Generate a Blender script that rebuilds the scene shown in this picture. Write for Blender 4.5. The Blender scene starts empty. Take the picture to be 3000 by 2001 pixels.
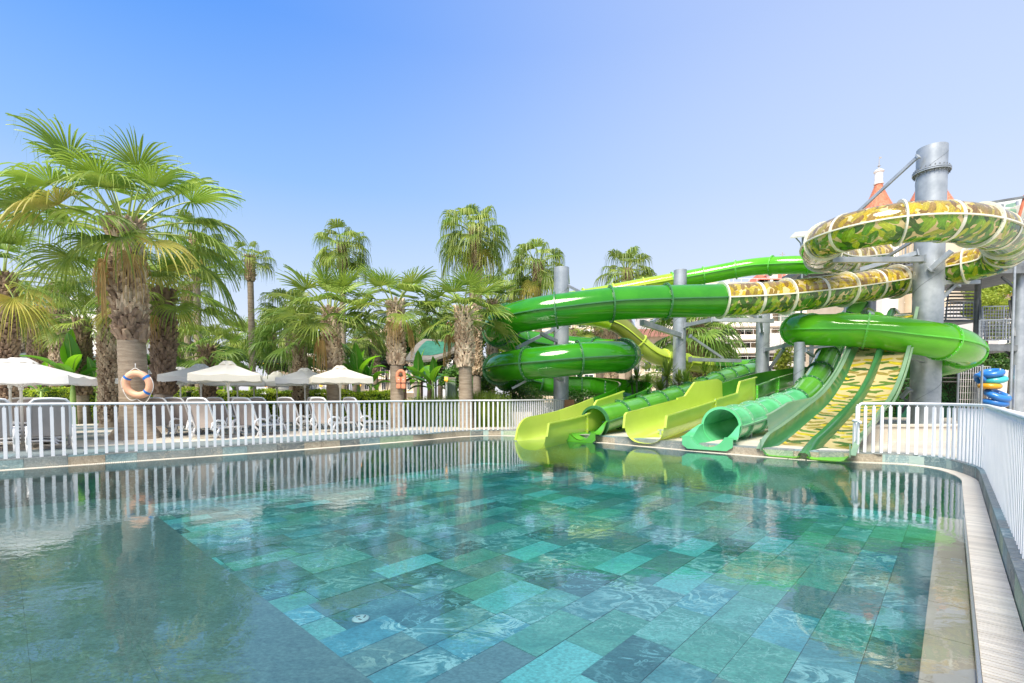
import bpy, math, random
from mathutils import Vector, Matrix
from mathutils.geometry import tessellate_polygon
random.seed(7)
R = math.radians
SC = bpy.context.scene
COL = SC.collection

# ------------------------------------------------------------------ camera
F_PX, PPX, PPY, TH, CAMZ = 1390.0, 1500.0, 1206.0, R(1.9), 1.335
cam = bpy.data.cameras.new('camera'); cam.sensor_width = 36; cam.lens = F_PX/3000*36
cam.shift_y = (PPY-1000.5)/3000; cam.clip_end = 3000; cam.clip_start = 0.05
co = bpy.data.objects.new('camera', cam); COL.objects.link(co)
co.location = (0, 0, CAMZ); co.rotation_euler = (R(90)-TH, 0, 0); SC.camera = co

# ------------------------------------------------------------------ world, sun, exposure
SUN_EL, SUN_AZ = R(54), R(206)      # azimuth measured from +Y towards +X
w = bpy.data.worlds.new('World'); SC.world = w; w.use_nodes = True
nt = w.node_tree; nt.nodes.clear()
wo = nt.nodes.new('ShaderNodeOutputWorld'); bg = nt.nodes.new('ShaderNodeBackground')
sky = nt.nodes.new('ShaderNodeTexSky'); sky.sky_type = 'NISHITA'; sky.sun_disc = False
sky.sun_elevation = SUN_EL; sky.sun_rotation = SUN_AZ; sky.altitude = 0
sky.air_density = 1.0; sky.dust_density = 0.6; sky.ozone_density = 2.2
tc = nt.nodes.new('ShaderNodeTexCoord'); sx = nt.nodes.new('ShaderNodeSeparateXYZ'); nt.links.new(tc.outputs['Generated'], sx.inputs[0])
cr = nt.nodes.new('ShaderNodeValToRGB'); el = cr.color_ramp.elements
EXPO = 0.75; K_ = 1.04/(2**EXPO*.15)
stops = [(0.0, (.90, .88, .94)), (.09, (.80, .84, .98)), (.22, (.58, .74, .99)), (.38, (.29, .54, .99)), (.58, (.10, .34, .96)), (1.0, (.045, .23, .85))]
while len(el) < len(stops): el.new(.5)
for q, (p_, c_) in zip(el, stops): q.position = p_; q.color = (*c_, 1)
nt.links.new(sx.outputs['Z'], cr.inputs[0])
# the sky is paler towards the bright side on the right
mrx = nt.nodes.new('ShaderNodeMapRange'); mrx.inputs['From Min'].default_value = -.75; mrx.inputs['From Max'].default_value = .85; mrx.interpolation_type = 'SMOOTHERSTEP'
mrx.inputs['To Min'].default_value = 0.0; mrx.inputs['To Max'].default_value = .58; nt.links.new(sx.outputs['X'], mrx.inputs[0])
mxs = nt.nodes.new('ShaderNodeMix'); mxs.data_type = 'RGBA'; nt.links.new(mrx.outputs[0], mxs.inputs['Factor'])
nt.links.new(cr.outputs[0], mxs.inputs['A']); mxs.inputs['B'].default_value = (.82, .87, .98, 1)
sc1 = nt.nodes.new('ShaderNodeVectorMath'); sc1.operation = 'SCALE'; sc1.inputs['Scale'].default_value = K_; nt.links.new(mxs.outputs['Result'], sc1.inputs[0])
mx2 = nt.nodes.new('ShaderNodeMix'); mx2.data_type = 'RGBA'; mx2.inputs['Factor'].default_value = .96
nt.links.new(sky.outputs[0], mx2.inputs['A']); nt.links.new(sc1.outputs[0], mx2.inputs['B']); nt.links.new(mx2.outputs['Result'], bg.inputs[0])
bg.inputs[1].default_value = 0.15
nt.links.new(bg.outputs[0], wo.inputs[0])
sl = bpy.data.lights.new('sun', 'SUN'); sl.energy = 4.7; sl.angle = R(30); sl.color = (1.0, .91, .76)
so = bpy.data.objects.new('sun', sl); COL.objects.link(so)
sd = Vector((math.sin(SUN_AZ)*math.cos(SUN_EL), math.cos(SUN_AZ)*math.cos(SUN_EL), math.sin(SUN_EL)))
so.rotation_euler = sd.to_track_quat('Z', 'Y').to_euler()
SC.view_settings.view_transform = 'Standard'; SC.view_settings.look = 'None'
SC.view_settings.exposure = EXPO; SC.view_settings.gamma = 1; SC.view_settings.use_curve_mapping = False
cy = SC.cycles
cy.max_bounces = 10; cy.diffuse_bounces = 3; cy.glossy_bounces = 4; cy.transmission_bounces = 6
cy.transparent_max_bounces = 24; cy.volume_bounces = 0; cy.caustics_reflective = False; cy.caustics_refractive = False
cy.use_denoising = True

# ------------------------------------------------------------------ survey helpers: where a sight line meets a plane
FW = Vector((0, math.cos(TH), -math.sin(TH))); UP = Vector((0, math.sin(TH), math.cos(TH)))
C0 = Vector((0, 0, CAMZ))
def ray(px, py): return FW + Vector((1, 0, 0))*((px-PPX)/F_PX) + UP*(-(py-PPY)/F_PX)
def P(px, py, Y): d = ray(px, py); return C0 + d*(Y/d.y)
def G(px, py, z): d = ray(px, py); return C0 + d*((z-CAMZ)/d.z)

# ------------------------------------------------------------------ object helpers
def props(o, label=None, cat=None, group=None, kind=None):
    if label: o['label'] = label
    if cat: o['category'] = cat
    if group: o['group'] = group
    if kind: o['kind'] = kind
    return o
def empty(name, loc=(0, 0, 0), rz=0, label=None, cat=None, group=None, kind=None):
    o = bpy.data.objects.new(name, None); COL.objects.link(o); o.empty_display_size = .2
    o.location = loc; o.rotation_euler = (0, 0, rz)
    return props(o, label, cat, group, kind)
def inst(name, me, parent=None, loc=(0, 0, 0), rot=(0, 0, 0), scale=(1, 1, 1)):
    o = bpy.data.objects.new(name, me); COL.objects.link(o)
    o.location = loc; o.rotation_euler = rot; o.scale = scale
    if parent: o.parent = parent
    return o
def copy_tree(o, parent=None):
    c = o.copy(); COL.objects.link(c)
    if parent: c.parent = parent
    for ch in list(o.children): copy_tree(ch, c)
    return c

class MB:
    """collects vertices and faces of ONE mesh"""
    def __init__(s): s.v = []; s.f = []; s.uv = None; s.m = []; s.cm = 0; s.fu = []
    def face(s, idx, uv=None): s.f.append(tuple(idx)); s.m.append(s.cm); s.fu.append(uv)
    def add(s, vs, fs, uvs=None):
        b = len(s.v); s.v.extend([tuple(x) for x in vs])
        for k, f in enumerate(fs): s.face([b+i for i in f], uvs[k] if uvs else None)
    def box(s, c, d, M=None, taper=1.0):
        x, y, z = d[0]/2, d[1]/2, d[2]/2; vs = []
        for sz in (-1, 1):
            t = taper if sz > 0 else 1
            for sx, sy in ((-1, -1), (1, -1), (1, 1), (-1, 1)): vs.append(Vector((sx*x*t, sy*y*t, sz*z)))
        if M is not None: vs = [M @ p for p in vs]
        c = Vector(c)
        s.add([p+c for p in vs], [(3, 2, 1, 0), (4, 5, 6, 7), (0, 1, 5, 4), (1, 2, 6, 5), (2, 3, 7, 6), (3, 0, 4, 7)])
    def beam(s, a, b, w, h=None, up=Vector((0, 0, 1))):
        a = Vector(a); b = Vector(b); h = h or w; t = (b-a); L = t.length
        if L < 1e-6: return
        t = t/L
        u = up if abs(t.dot(up)) < .98 else Vector((1, 0, 0))
        sx = t.cross(u).normalized(); sz = sx.cross(t).normalized()
        vs = []
        for p in (a, b):
            for i, j in ((-1, -1), (1, -1), (1, 1), (-1, 1)): vs.append(p + sx*(i*w/2) + sz*(j*h/2))
        s.add(vs, [(3, 2, 1, 0), (4, 5, 6, 7), (0, 1, 5, 4), (1, 2, 6, 5), (2, 3, 7, 6), (3, 0, 4, 7)])
    def tube(s, pts, rad, n=10, cap=True, closed=False):
        pts = [Vector(p) for p in pts]; N = len(pts)
        rads = rad if isinstance(rad, (list, tuple)) else [rad]*N
        b = len(s.v); prev = None
        for i, p in enumerate(pts):
            a = pts[(i-1) % N] if (closed or i) else p; c = pts[(i+1) % N] if (closed or i < N-1) else p
            t = (c-a).normalized()
            if prev is None:
                u = Vector((0, 0, 1)) if abs(t.z) < .9 else Vector((1, 0, 0)); x = t.cross(u).normalized()
            else: x = (prev - t*prev.dot(t)).normalized()
            prev = x; y = t.cross(x)
            for k in range(n):
                an = 2*math.pi*k/n; s.v.append(tuple(p + x*(math.cos(an)*rads[i]) + y*(math.sin(an)*rads[i])))
        M = N if closed else N-1
        for i in range(M):
            j = (i+1) % N
            for k in range(n):
                l = (k+1) % n; s.face((b+i*n+k, b+i*n+l, b+j*n+l, b+j*n+k))
        if cap and not closed:
            s.face([b+k for k in range(n)][::-1]); s.face([b+(N-1)*n+k for k in range(n)])
    def lathe(s, prof, n=24, c=(0, 0, 0), cap=True):
        b = len(s.v); c = Vector(c)
        for r, z in prof:
            for k in range(n):
                an = 2*math.pi*k/n; s.v.append((c.x+r*math.cos(an), c.y+r*math.sin(an), c.z+z))
        for i in range(len(prof)-1):
            for k in range(n):
                l = (k+1) % n; s.face((b+i*n+k, b+i*n+l, b+(i+1)*n+l, b+(i+1)*n+k))
        if cap:
            s.face([b+k for k in range(n)][::-1]); s.face([b+(len(prof)-1)*n+k for k in range(n)])
    def poly(s, pts): b = len(s.v); s.v.extend([tuple(p) for p in pts]); s.face(range(b, b+len(pts)))
    def strip(s, A, B):
        b = len(s.v); n = len(A)
        for p, q in zip(A, B): s.v.append(tuple(p)); s.v.append(tuple(q))
        for i in range(n-1): s.face((b+2*i, b+2*i+1, b+2*i+3, b+2*i+2))
    def mesh(s, name, mats, smooth=False):
        me = bpy.data.meshes.new(name); me.from_pydata(s.v, [], s.f)
        if not isinstance(mats, (list, tuple)): mats = [mats]
        for m in mats: me.materials.append(m)
        if len(mats) > 1: me.polygons.foreach_set('material_index', s.m)
        if smooth: me.polygons.foreach_set('use_smooth', [True]*len(s.f))
        if any(u is not None for u in s.fu):
            uvl = me.uv_layers.new(name='UVMap'); flat = []
            for f, u in zip(s.f, s.fu):
                for k in range(len(f)): flat.extend(u[k] if u else (0, 0))
            uvl.data.foreach_set('uv', flat)
        me.update(); return me
    def build(s, name, mats, parent=None, smooth=False, loc=(0, 0, 0), auto=None):
        me = s.mesh(name, mats, smooth or auto is not None)
        if auto is not None:
            try: me.set_sharp_from_angle(angle=R(auto))
            except Exception: pass
        return inst(name, me, parent, loc)

# ------------------------------------------------------------------ materials
def new_mat(name):
    m = bpy.data.materials.new(name); m.use_nodes = True; t = m.node_tree
    return m, t, t.nodes['Principled BSDF'], t.nodes['Material Output']
def nd(t, kind, **kw):
    n = t.nodes.new(kind)
    for k, v in kw.items():
        if k.startswith('i_'): n.inputs[k[2:].replace('_', ' ')].default_value = v
        else: setattr(n, k, v)
    return n
def ramp(t, stops, interp='LINEAR'):
    n = t.nodes.new('ShaderNodeValToRGB'); e = n.color_ramp.elements; n.color_ramp.interpolation = interp
    while len(e) < len(stops): e.new(.5)
    for k, (p, c) in enumerate(stops): e[k].position = p; e[k].color = (*c, 1) if len(c) == 3 else c
    return n
def mat(name, c1, c2=None, scale=3.0, rough=.6, metal=0, bump=0, bscale=None, stretch=None, coat=0, coords='pos', detail=5, trans=0, tcol=None, spec=.5, objvar=0.0, lo=.35, hi=.65):
    m, t, b, out = new_mat(name); b.inputs['Roughness'].default_value = rough; b.inputs['Metallic'].default_value = metal
    b.inputs['Coat Weight'].default_value = coat; b.inputs['Coat Roughness'].default_value = .06; b.inputs['Specular IOR Level'].default_value = spec
    b.inputs['Base Color'].default_value = (*c1, 1)
    if coords == 'pos': src = nd(t, 'ShaderNodeNewGeometry').outputs['Position']
    else: src = nd(t, 'ShaderNodeTexCoord').outputs['Object' if coords == 'obj' else 'UV']
    mp = nd(t, 'ShaderNodeMapping'); t.links.new(src, mp.inputs[0])
    if stretch: mp.inputs['Scale'].default_value = stretch
    csock = None
    if c2 is not None:
        n = nd(t, 'ShaderNodeTexNoise', i_Scale=scale, i_Detail=detail, i_Roughness=.6); t.links.new(mp.outputs[0], n.inputs[0])
        r = ramp(t, [(lo, c1), (hi, c2)]); t.links.new(n.outputs[0], r.inputs[0]); csock = r.outputs[0]
    if objvar:
        oi = nd(t, 'ShaderNodeObjectInfo'); h = nd(t, 'ShaderNodeHueSaturation')
        mr = nd(t, 'ShaderNodeMapRange'); mr.inputs['To Min'].default_value = 1-objvar; mr.inputs['To Max'].default_value = 1+objvar
        t.links.new(oi.outputs['Random'], mr.inputs[0]); t.links.new(mr.outputs[0], h.inputs['Value'])
        if csock: t.links.new(csock, h.inputs['Color'])
        else: h.inputs['Color'].default_value = (*c1, 1)
        csock = h.outputs[0]
    if csock: t.links.new(csock, b.inputs['Base Color'])
    if bump:
        n2 = nd(t, 'ShaderNodeTexNoise', i_Scale=bscale or scale*4, i_Detail=4.0); t.links.new(mp.outputs[0], n2.inputs[0])
        bp = nd(t, 'ShaderNodeBump', i_Strength=bump, i_Distance=.02); t.links.new(n2.outputs[0], bp.inputs['Height']); t.links.new(bp.outputs[0], b.inputs['Normal'])
    if trans:
        tr = nd(t, 'ShaderNodeBsdfTranslucent'); mx = nd(t, 'ShaderNodeMixShader'); mx.inputs[0].default_value = trans
        if tcol: tr.inputs[0].default_value = (*tcol, 1)
        elif csock: t.links.new(csock, tr.inputs[0])
        else: tr.inputs[0].default_value = (*c1, 1)
        t.links.new(b.outputs[0], mx.inputs[1]); t.links.new(tr.outputs[0], mx.inputs[2]); t.links.new(mx.outputs[0], out.inputs[0])
    return m

M = {}
M['white_paint'] = mat('white_paint', (.80, .81, .83), (.72, .74, .77), 2.5, .35)
M['galv'] = mat('galvanised_steel', (.30, .34, .38), (.44, .48, .52), 2.2, .42, .45, .08, 30, detail=6)
M['galv_dark'] = mat('weathered_steel', (.13, .14, .15), (.21, .23, .24), 3, .5, .3, .1, 20)
M['beige_stone'] = mat('beige_stone', (.50, .44, .35), (.62, .56, .47), 2.5, .55, 0, .15, 40)
M['concrete'] = mat('concrete', (.46, .42, .35), (.60, .56, .48), 1.3, .75, 0, .25, 30, detail=8)
M['grout'] = mat('grout', (.30, .42, .39), (.38, .48, .44), 5, .8)
M['grating'] = mat('grating_plastic', (.66, .60, .50), (.78, .73, .62), 1.1, .5, objvar=.12)
M['gutter_dark'] = mat('gutter_dark', (.24, .21, .17), None, rough=.8)
M['steel_edge'] = mat('steel_edge', (.55, .56, .57), None, rough=.25, metal=.8)

def slate(name, a, b, vein=None, vs=3.0, rough=.45, veinw=.02, big=1.0, bumps=.3):
    """a natural slate: two tones in clouds, fine grain, and mineral veins on some"""
    m, t, bs, out = new_mat(name); bs.inputs['Roughness'].default_value = rough
    g = nd(t, 'ShaderNodeNewGeometry'); mp = nd(t, 'ShaderNodeMapping'); t.links.new(g.outputs['Position'], mp.inputs[0])
    mp.inputs['Rotation'].default_value = (0, 0, R(43)); mp.inputs['Scale'].default_value = (1.0, 1.6, 1.6)
    n1 = nd(t, 'ShaderNodeTexNoise', i_Scale=1.7*big, i_Detail=6.0, i_Roughness=.65, i_Distortion=.6); t.links.new(mp.outputs[0], n1.inputs[0])
    r1 = ramp(t, [(.34, a), (.66, b)]); t.links.new(n1.outputs[0], r1.inputs[0])
    n2 = nd(t, 'ShaderNodeTexNoise', i_Scale=26.0, i_Detail=5.0, i_Roughness=.75); t.links.new(mp.outputs[0], n2.inputs[0])
    mr = nd(t, 'ShaderNodeMapRange'); mr.inputs['From Min'].default_value = .3; mr.inputs['From Max'].default_value = .7
    mr.inputs['To Min'].default_value = .62; mr.inputs['To Max'].default_value = 1.35; t.links.new(n2.outputs[0], mr.inputs[0])
    mul = nd(t, 'ShaderNodeVectorMath', operation='SCALE'); t.links.new(r1.outputs[0], mul.inputs[0]); t.links.new(mr.outputs[0], mul.inputs['Scale'])
    c = mul.outputs[0]
    if vein:
        nz = nd(t, 'ShaderNodeTexNoise', i_Scale=vs, i_Detail=7.0, i_Roughness=.62, i_Distortion=1.2); t.links.new(mp.outputs[0], nz.inputs[0])
        su = nd(t, 'ShaderNodeMath', operation='SUBTRACT'); su.inputs[1].default_value = .5; t.links.new(nz.outputs[0], su.inputs[0])
        ab = nd(t, 'ShaderNodeMath', operation='ABSOLUTE'); t.links.new(su.outputs[0], ab.inputs[0])
        rr = ramp(t, [(0, (1, 1, 1)), (veinw, (0, 0, 0))]); t.links.new(ab.outputs[0], rr.inputs[0])
        n4 = nd(t, 'ShaderNodeTexNoise', i_Scale=1.3, i_Detail=1.0); t.links.new(mp.outputs[0], n4.inputs[0])
        r4 = ramp(t, [(.36, (0, 0, 0)), (.58, (1, 1, 1))]); t.links.new(n4.outputs[0], r4.inputs[0])
        mm = nd(t, 'ShaderNodeMath', operation='MULTIPLY'); t.links.new(rr.outputs[0], mm.inputs[0]); t.links.new(r4.outputs[0], mm.inputs[1])
        mx = nd(t, 'ShaderNodeMix', data_type='RGBA'); t.links.new(mm.outputs[0], mx.inputs['Factor']); t.links.new(c, mx.inputs['A'])
        mx.inputs['B'].default_value = (*vein, 1); c = mx.outputs['Result']
    t.links.new(c, bs.inputs['Base Color'])
    bp = nd(t, 'ShaderNodeBump', i_Strength=bumps, i_Distance=.01); t.links.new(n2.outputs[0], bp.inputs['Height']); t.links.new(bp.outputs[0], bs.inputs['Normal'])
    return m
POOL = [slate('slate_dark_teal', (0.075, 0.215, 0.241), (0.166, 0.358, 0.383), (0.331, 0.556, 0.604), 3.2),
        slate('slate_veined_teal', (0.083, 0.269, 0.312), (0.199, 0.448, 0.503), (0.662, 0.878, 0.900), 2.2, veinw=.05),
        slate('slate_turquoise', (0.215, 0.645, 0.665), (0.347, 0.762, 0.785), big=.5),
        slate('slate_mint', (0.282, 0.627, 0.584), (0.132, 0.376, 0.363), (0.580, 0.851, 0.855), 3.5, veinw=.03),
        slate('slate_grey', (0.199, 0.305, 0.342), (0.248, 0.358, 0.392)),
        slate('slate_blue', (0.083, 0.323, 0.422), (0.232, 0.573, 0.684), (.8, 1, 1), 2.6, veinw=.04),
        slate('slate_brown_veined', (0.166, 0.287, 0.291), (0.265, 0.394, 0.383), (0.596, 0.699, 0.624), 2.0, veinw=.035),
        slate('slate_green', (0.116, 0.394, 0.342), (0.248, 0.573, 0.483), (0.497, 0.762, 0.704), 3.0),
        slate('slate_deep', (0.049, 0.161, 0.191), (0.116, 0.287, 0.312), (0.414, 0.717, 0.805), 2.6, veinw=.03)]
POOLW = [3, 4.5, 2.4, 3, 3, 1.8, 2.6, 2.4, 2.0]
STEP = [slate('granite_step', (.165, .25, .25), (.22, .32, .315), big=3, bumps=.6)]
DRY = [slate('dry_slate_grey', (.16, .19, .19), (.24, .27, .26), (.42, .40, .33), 3, .5),
       slate('dry_slate_green', (.20, .30, .20), (.34, .42, .28), (.5, .5, .4), 3, .5),
       slate('dry_slate_rust', (.26, .22, .16), (.36, .33, .26), (.5, .46, .36), 3, .5),
       slate('dry_slate_blue', (.12, .20, .22), (.24, .34, .34), (.5, .55, .5), 3, .5),
       slate('dry_slate_black', (.09, .11, .11), (.16, .18, .18), (.4, .38, .32), 3, .5)]
DECKS = [slate('deck_slate', (.16, .20, .21), (.22, .27, .28), None, rough=.5), slate('deck_slate_blue', (.14, .20, .22), (.20, .28, .30), None, rough=.5)]
DECKC = [mat('deck_cream', (.50, .45, .38), (.60, .55, .47), 3, .6, objvar=.08), mat('deck_cream_pale', (.56, .52, .45), (.64, .60, .52), 3, .6, objvar=.06)]

UB = {}
def unit_box(m):
    if m.name not in UB:
        b = MB(); b.box((0, 0, 0), (1, 1, 1)); UB[m.name] = b.mesh('piece_'+m.name, m)
    return UB[m.name]
def lay(parent, name, pieces, limit=295):
    """pieces: (centre, size, rz, material). The nearest become single objects, the rest one joined part."""
    pieces = sorted(pieces, key=lambda q: (Vector(q[0])-C0).length)
    for c, d, rz, m in pieces[:limit]: inst(name, unit_box(m), parent, c, (0, 0, rz), d)
    if pieces[limit:]:
        mats = []; b = MB()
        for c, d, rz, m in pieces[limit:]:
            if m not in mats: mats.append(m)
            b.cm = mats.index(m); b.box(c, d, Matrix.Rotation(rz, 3, 'Z'))
        props(b.build(name, mats, parent), kind='stuff')

# ------------------------------------------------------------------ pool outline
D1 = Vector((.68, .733, 0)); D2 = Vector((.733, -.68, 0)); AZ1 = math.atan2(D1.y, D1.x)
def sn(s, n, z=0): v = D1*s + D2*n; return Vector((v.x, v.y, z))
def catmull(pts, step=.25):
    out = []; n = len(pts)
    for i in range(n-1):
        p0 = pts[max(i-1, 0)]; p1 = pts[i]; p2 = pts[i+1]; p3 = pts[min(i+2, n-1)]
        k = max(1, int((p2-p1).length/step))
        for j in range(k):
            t = j/k; t2 = t*t; t3 = t2*t
            out.append(.5*((2*p1)+(p2-p0)*t+(2*p0-5*p1+4*p2-p3)*t2+(3*p1-p0-3*p2+p3)*t3))
    out.append(pts[-1].copy()); return out
def G0(px, py): v = G(px, py, .02); v.z = 0; return v
left_pts = [G0(0, 1374), G0(800, 1320), G0(1200, 1290), G0(1381, 1275.5), G0(1506, 1275), G0(1640, 1283), G0(1753, 1293)]
dl = (left_pts[1]-left_pts[0]).normalized(); NL = Vector((-dl.y, dl.x, 0))
left_pts = [left_pts[0]-dl*7] + left_pts
dock_pts = [G0(2244, 1335), G0(2498, 1349)]
right_pts = [G0(2656, 1356), G0(2761, 1369), G0(2820, 1384), G0(2862, 1402), G0(2873, 1422)]
r0 = sn(7.0, .33); r1 = sn(-2.5, .33)
CB = catmull(left_pts + dock_pts + right_pts) + [r0, r1]          # foot of the kerb, round the far side
def offset(pl, d):
    out = []
    for i, p in enumerate(pl):
        t = (pl[min(i+1, len(pl)-1)]-pl[max(i-1, 0)]).normalized()
        out.append(p + Vector((t.y, -t.x, 0))*d)
    return out
WATER_E = offset(CB, .2)       # edge of the water, 0.2 m inside the kerb
CURB_B = offset(CB, -.30)      # back of the kerb top
DZ = .18
near = [Vector((-6, -6.5, 0)), Vector((-17, -1, 0))]

# ground sheet with the pool cut out
hole = CURB_B + near
big = [Vector((-700, -300, 0)), Vector((700, -300, 0)), Vector((700, 900, 0)), Vector((-700, 900, 0))]
tri = tessellate_polygon([big, hole]); allp = big + hole
b = MB(); b.v = [(p.x, p.y, DZ-.012) for p in allp]
for t_ in tri: b.face(t_)
M['ground'] = mat('ground_paving', (.40, .37, .31), (.52, .48, .41), .8, .8, 0, .2, 12, detail=8)
props(b.build('ground', M['ground']), 'pale paved ground around the pool and far beyond the slides', kind='structure')
# earth under the hedge and shrubs
b = MB(); b.strip([Vector((x, 20.6 if x < -2 else 19, DZ-.006)) for x in (-40, -2, 1.5)], [Vector((x, 60, DZ-.006)) for x in (-40, -2, 1.5)])
M['soil'] = mat('planted_soil', (.05, .07, .025), (.12, .13, .05), 1.5, .95, 0, .5, 8)
props(b.build('planting_bed', M['soil']), kind='structure')

# pool shell
b = MB(); A = [Vector((p.x, p.y, .0)) for p in WATER_E]; B = [Vector((p.x, p.y, -1.6)) for p in WATER_E]
b.strip(A, B)
props(b.build('pool_wall', POOL[0]), kind='structure')
b = MB(); b.poly([Vector((-18, -7, -1.0)), Vector((9, -7, -1.0)), Vector((12, 18, -1.0)), Vector((-18, 18, -1.0))])
pf = props(b.build('pool_floor', M['grout']), 'slate tiled floor of the pool under clear water', kind='structure')
PD = -.92
def inside(p, poly):
    c = False; j = len(poly)-1
    for i in range(len(poly)):
        a, q = poly[i], poly[j]
        if (a.y > p.y) != (q.y > p.y) and p.x < (q.x-a.x)*(p.y-a.y)/(q.y-a.y)+a.x: c = not c
        j = i
    return c
shell = WATER_E + near
pieces = []; TW, TL = .41, .86
n = -.10
while n > -16:
    off = random.uniform(0, TL); s = 1.76
    first = True
    while s < 15.5:
        L = TL if not first else (off if off > .2 else TL); first = False
        c = sn(s+L/2, n-TW/2, PD)
        if inside(c, shell) or inside(c+D1*.4, shell) or inside(c+D2*.5, shell) or inside(c-D1*.4, shell):
            pieces.append((c+Vector((0, 0, random.uniform(-.003, .003))), (L-.005, TW-.005, .03), AZ1, random.choices(POOL, POOLW)[0]))
        s += L
    n -= TW
lay(pf, 'tile', pieces)
# entry steps at the near side
def clipbox(smin, smax, ztop, name):
    b = MB(); ps = []
    for s, n in ((smin, -20), (smin, -.1), (smax, -.1), (smax, -20)): ps.append(sn(s, n, ztop))
    b.add(ps+[Vector((p.x, p.y, -1.5)) for p in ps], [(0, 1, 2, 3), (1, 5, 6, 2), (2, 6, 7, 3)])
    return b
st = props(empty('pool_steps'), 'broad granite steps under the water at the near left', kind='structure')
for k, (a, z_) in enumerate(((1.74, -.71), (1.34, -.67))):
    bb = clipbox(-9, a, z_, 'step')
    bb.build('step', STEP[0], st)
pieces = []
for (sa, sb, z_) in ((1.341, 1.738, -.695), (.701, 1.338, -.655), (.10, .700, -.655), (-.52, .099, -.655), (-1.14, -.521, -.655)):
    n = -.12 - random.uniform(0, .5)
    while n > -11:
        c = sn((sa+sb)/2, n-.6, z_)
        pieces.append((c, (sb-sa-.001, 1.2-.001, .03), AZ1, STEP[0])); n -= 1.2
lay(st, 'slab', pieces)

# shallow ledge along the near right side, with its depth marks
b = MB(); b.add([sn(-3, .115, -.05), sn(7.3, .115, -.05), sn(7.3, -.09, -.05), sn(-3, -.09, -.05),
                 sn(-3, -.09, -1.5), sn(7.3, -.09, -1.5)], [(0, 1, 2, 3), (3, 2, 5, 4)])
M['ledge'] = mat('ledge_tile', (.58, .50, .40), (.70, .62, .52), 2.2, .4, 0, .1, 30)
ledge = props(b.build('pool_ledge', M['ledge']), 'beige shallow ledge under the waterline beside the drain grating', kind='structure')
pieces = []
s = -2.4
while s < 6.9:
    pieces.append((sn(s+.3, .012, -.046), (.592, .198, .02), AZ1, M['ledge'])); s += .6
lay(ledge, 'tile', pieces)
M['mark'] = mat('white_print', (.85, .87, .88), None, rough=.4)
for s, n_ in ((2.35, .055), (5.35, .06)):
    fc = bpy.data.curves.new('depth_mark', 'FONT'); fc.body = '1.20'; fc.size = .105; fc.align_x = 'CENTER'; fc.align_y = 'CENTER'
    fc.extrude = .001; fc.materials.append(M['mark'])
    o = bpy.data.objects.new('depth_mark', fc); COL.objects.link(o); o.location = sn(s, n_, -.0335); o.rotation_euler = (0, 0, AZ1)
    o.parent = ledge
# steel angle at the ledge edge
b = MB(); b.beam(sn(-3, .124, -.01), sn(7.25, .124, -.01), .014, .05)
props(b.build('gutter_edge', M['steel_edge']), kind='structure')
# drain grating: a dark gutter and a slat every 33 mm
GI, GO = offset(CB, .2), CB
b = MB(); b.strip([p+Vector((0, 0, -.012)) for p in GI], [p+Vector((0, 0, -.012)) for p in GO])
gut = props(b.build('overflow_gutter', M['gutter_dark']), 'dark overflow gutter with slatted beige grating along the pool edge', kind='structure')
pieces = []
# walk along the whole edge
acc = 0; L0 = .034
for i in range(len(CB)-1):
    a, c = CB[i], CB[i+1]; seg = (c-a).length; t = (c-a)/seg; nn = Vector((t.y, -t.x, 0)); u = -acc
    while u + L0 < seg:
        u += L0
        q = a + t*u + nn*.101; pieces.append((Vector((q.x, q.y, -.003+random.uniform(-.001, .001))), (.027, .19, .022), math.atan2(t.y, t.x), M['grating']))
    acc = seg-u
pieces = [p for p in pieces if p[0].y > -1]
lay(gut, 'slat', pieces)

# kerb of slate blocks all the way round
b = MB(); Z = Vector((0, 0, 1))
inn = offset(CB, -.02); 
b.strip([p-Z*.1 for p in inn], [p+Z*(DZ-.02) for p in inn]); b.strip([p+Z*(DZ-.02) for p in inn], [p+Z*(DZ-.02) for p in CURB_B])
kerb = props(b.build('pool_kerb', M['grout']), 'raised kerb of mixed slate blocks around the pool', kind='structure')
dist = 0; pieces = []; caps = []
cum = [0]
for i in range(len(CB)-1): cum.append(cum[-1]+(CB[i+1]-CB[i]).length)
def at(d):
    d = min(max(d, 0), cum[-1]-1e-4)
    lo = 0
    while cum[lo+1] < d: lo += 1
    f = (d-cum[lo])/(cum[lo+1]-cum[lo]); p = CB[lo].lerp(CB[lo+1], f); t = (CB[lo+1]-CB[lo]).normalized(); return p, t
d = 0
while d < cum[-1]-.3:
    L = random.uniform(.42, .66) if cum[-1]-d > 9 else random.uniform(.28, .5)
    p, t = at(d+L/2); nn = Vector((t.y, -t.x, 0)); c = p - nn*.012; rz = math.atan2(t.y, t.x)
    if p.y > -1.5:
        pieces.append((Vector((c.x, c.y, DZ/2-.01)), (L-.006, .024, DZ-.012), rz, random.choices(DRY, [3, 1.6, 1.5, 2, 1.5])[0]))
        c = p - nn*.152; caps.append((Vector((c.x, c.y, DZ-.008)), (L-.006, .302, .024), rz, random.choice([DRY[0], DRY[0], DRY[3]])))
    d += L
lay(kerb, 'face_block', pieces); lay(kerb, 'cap_block', caps)

# ------------------------------------------------------------------ water
wp = WATER_E[:]; wp = offset(WATER_E, -.006) + near
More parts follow.
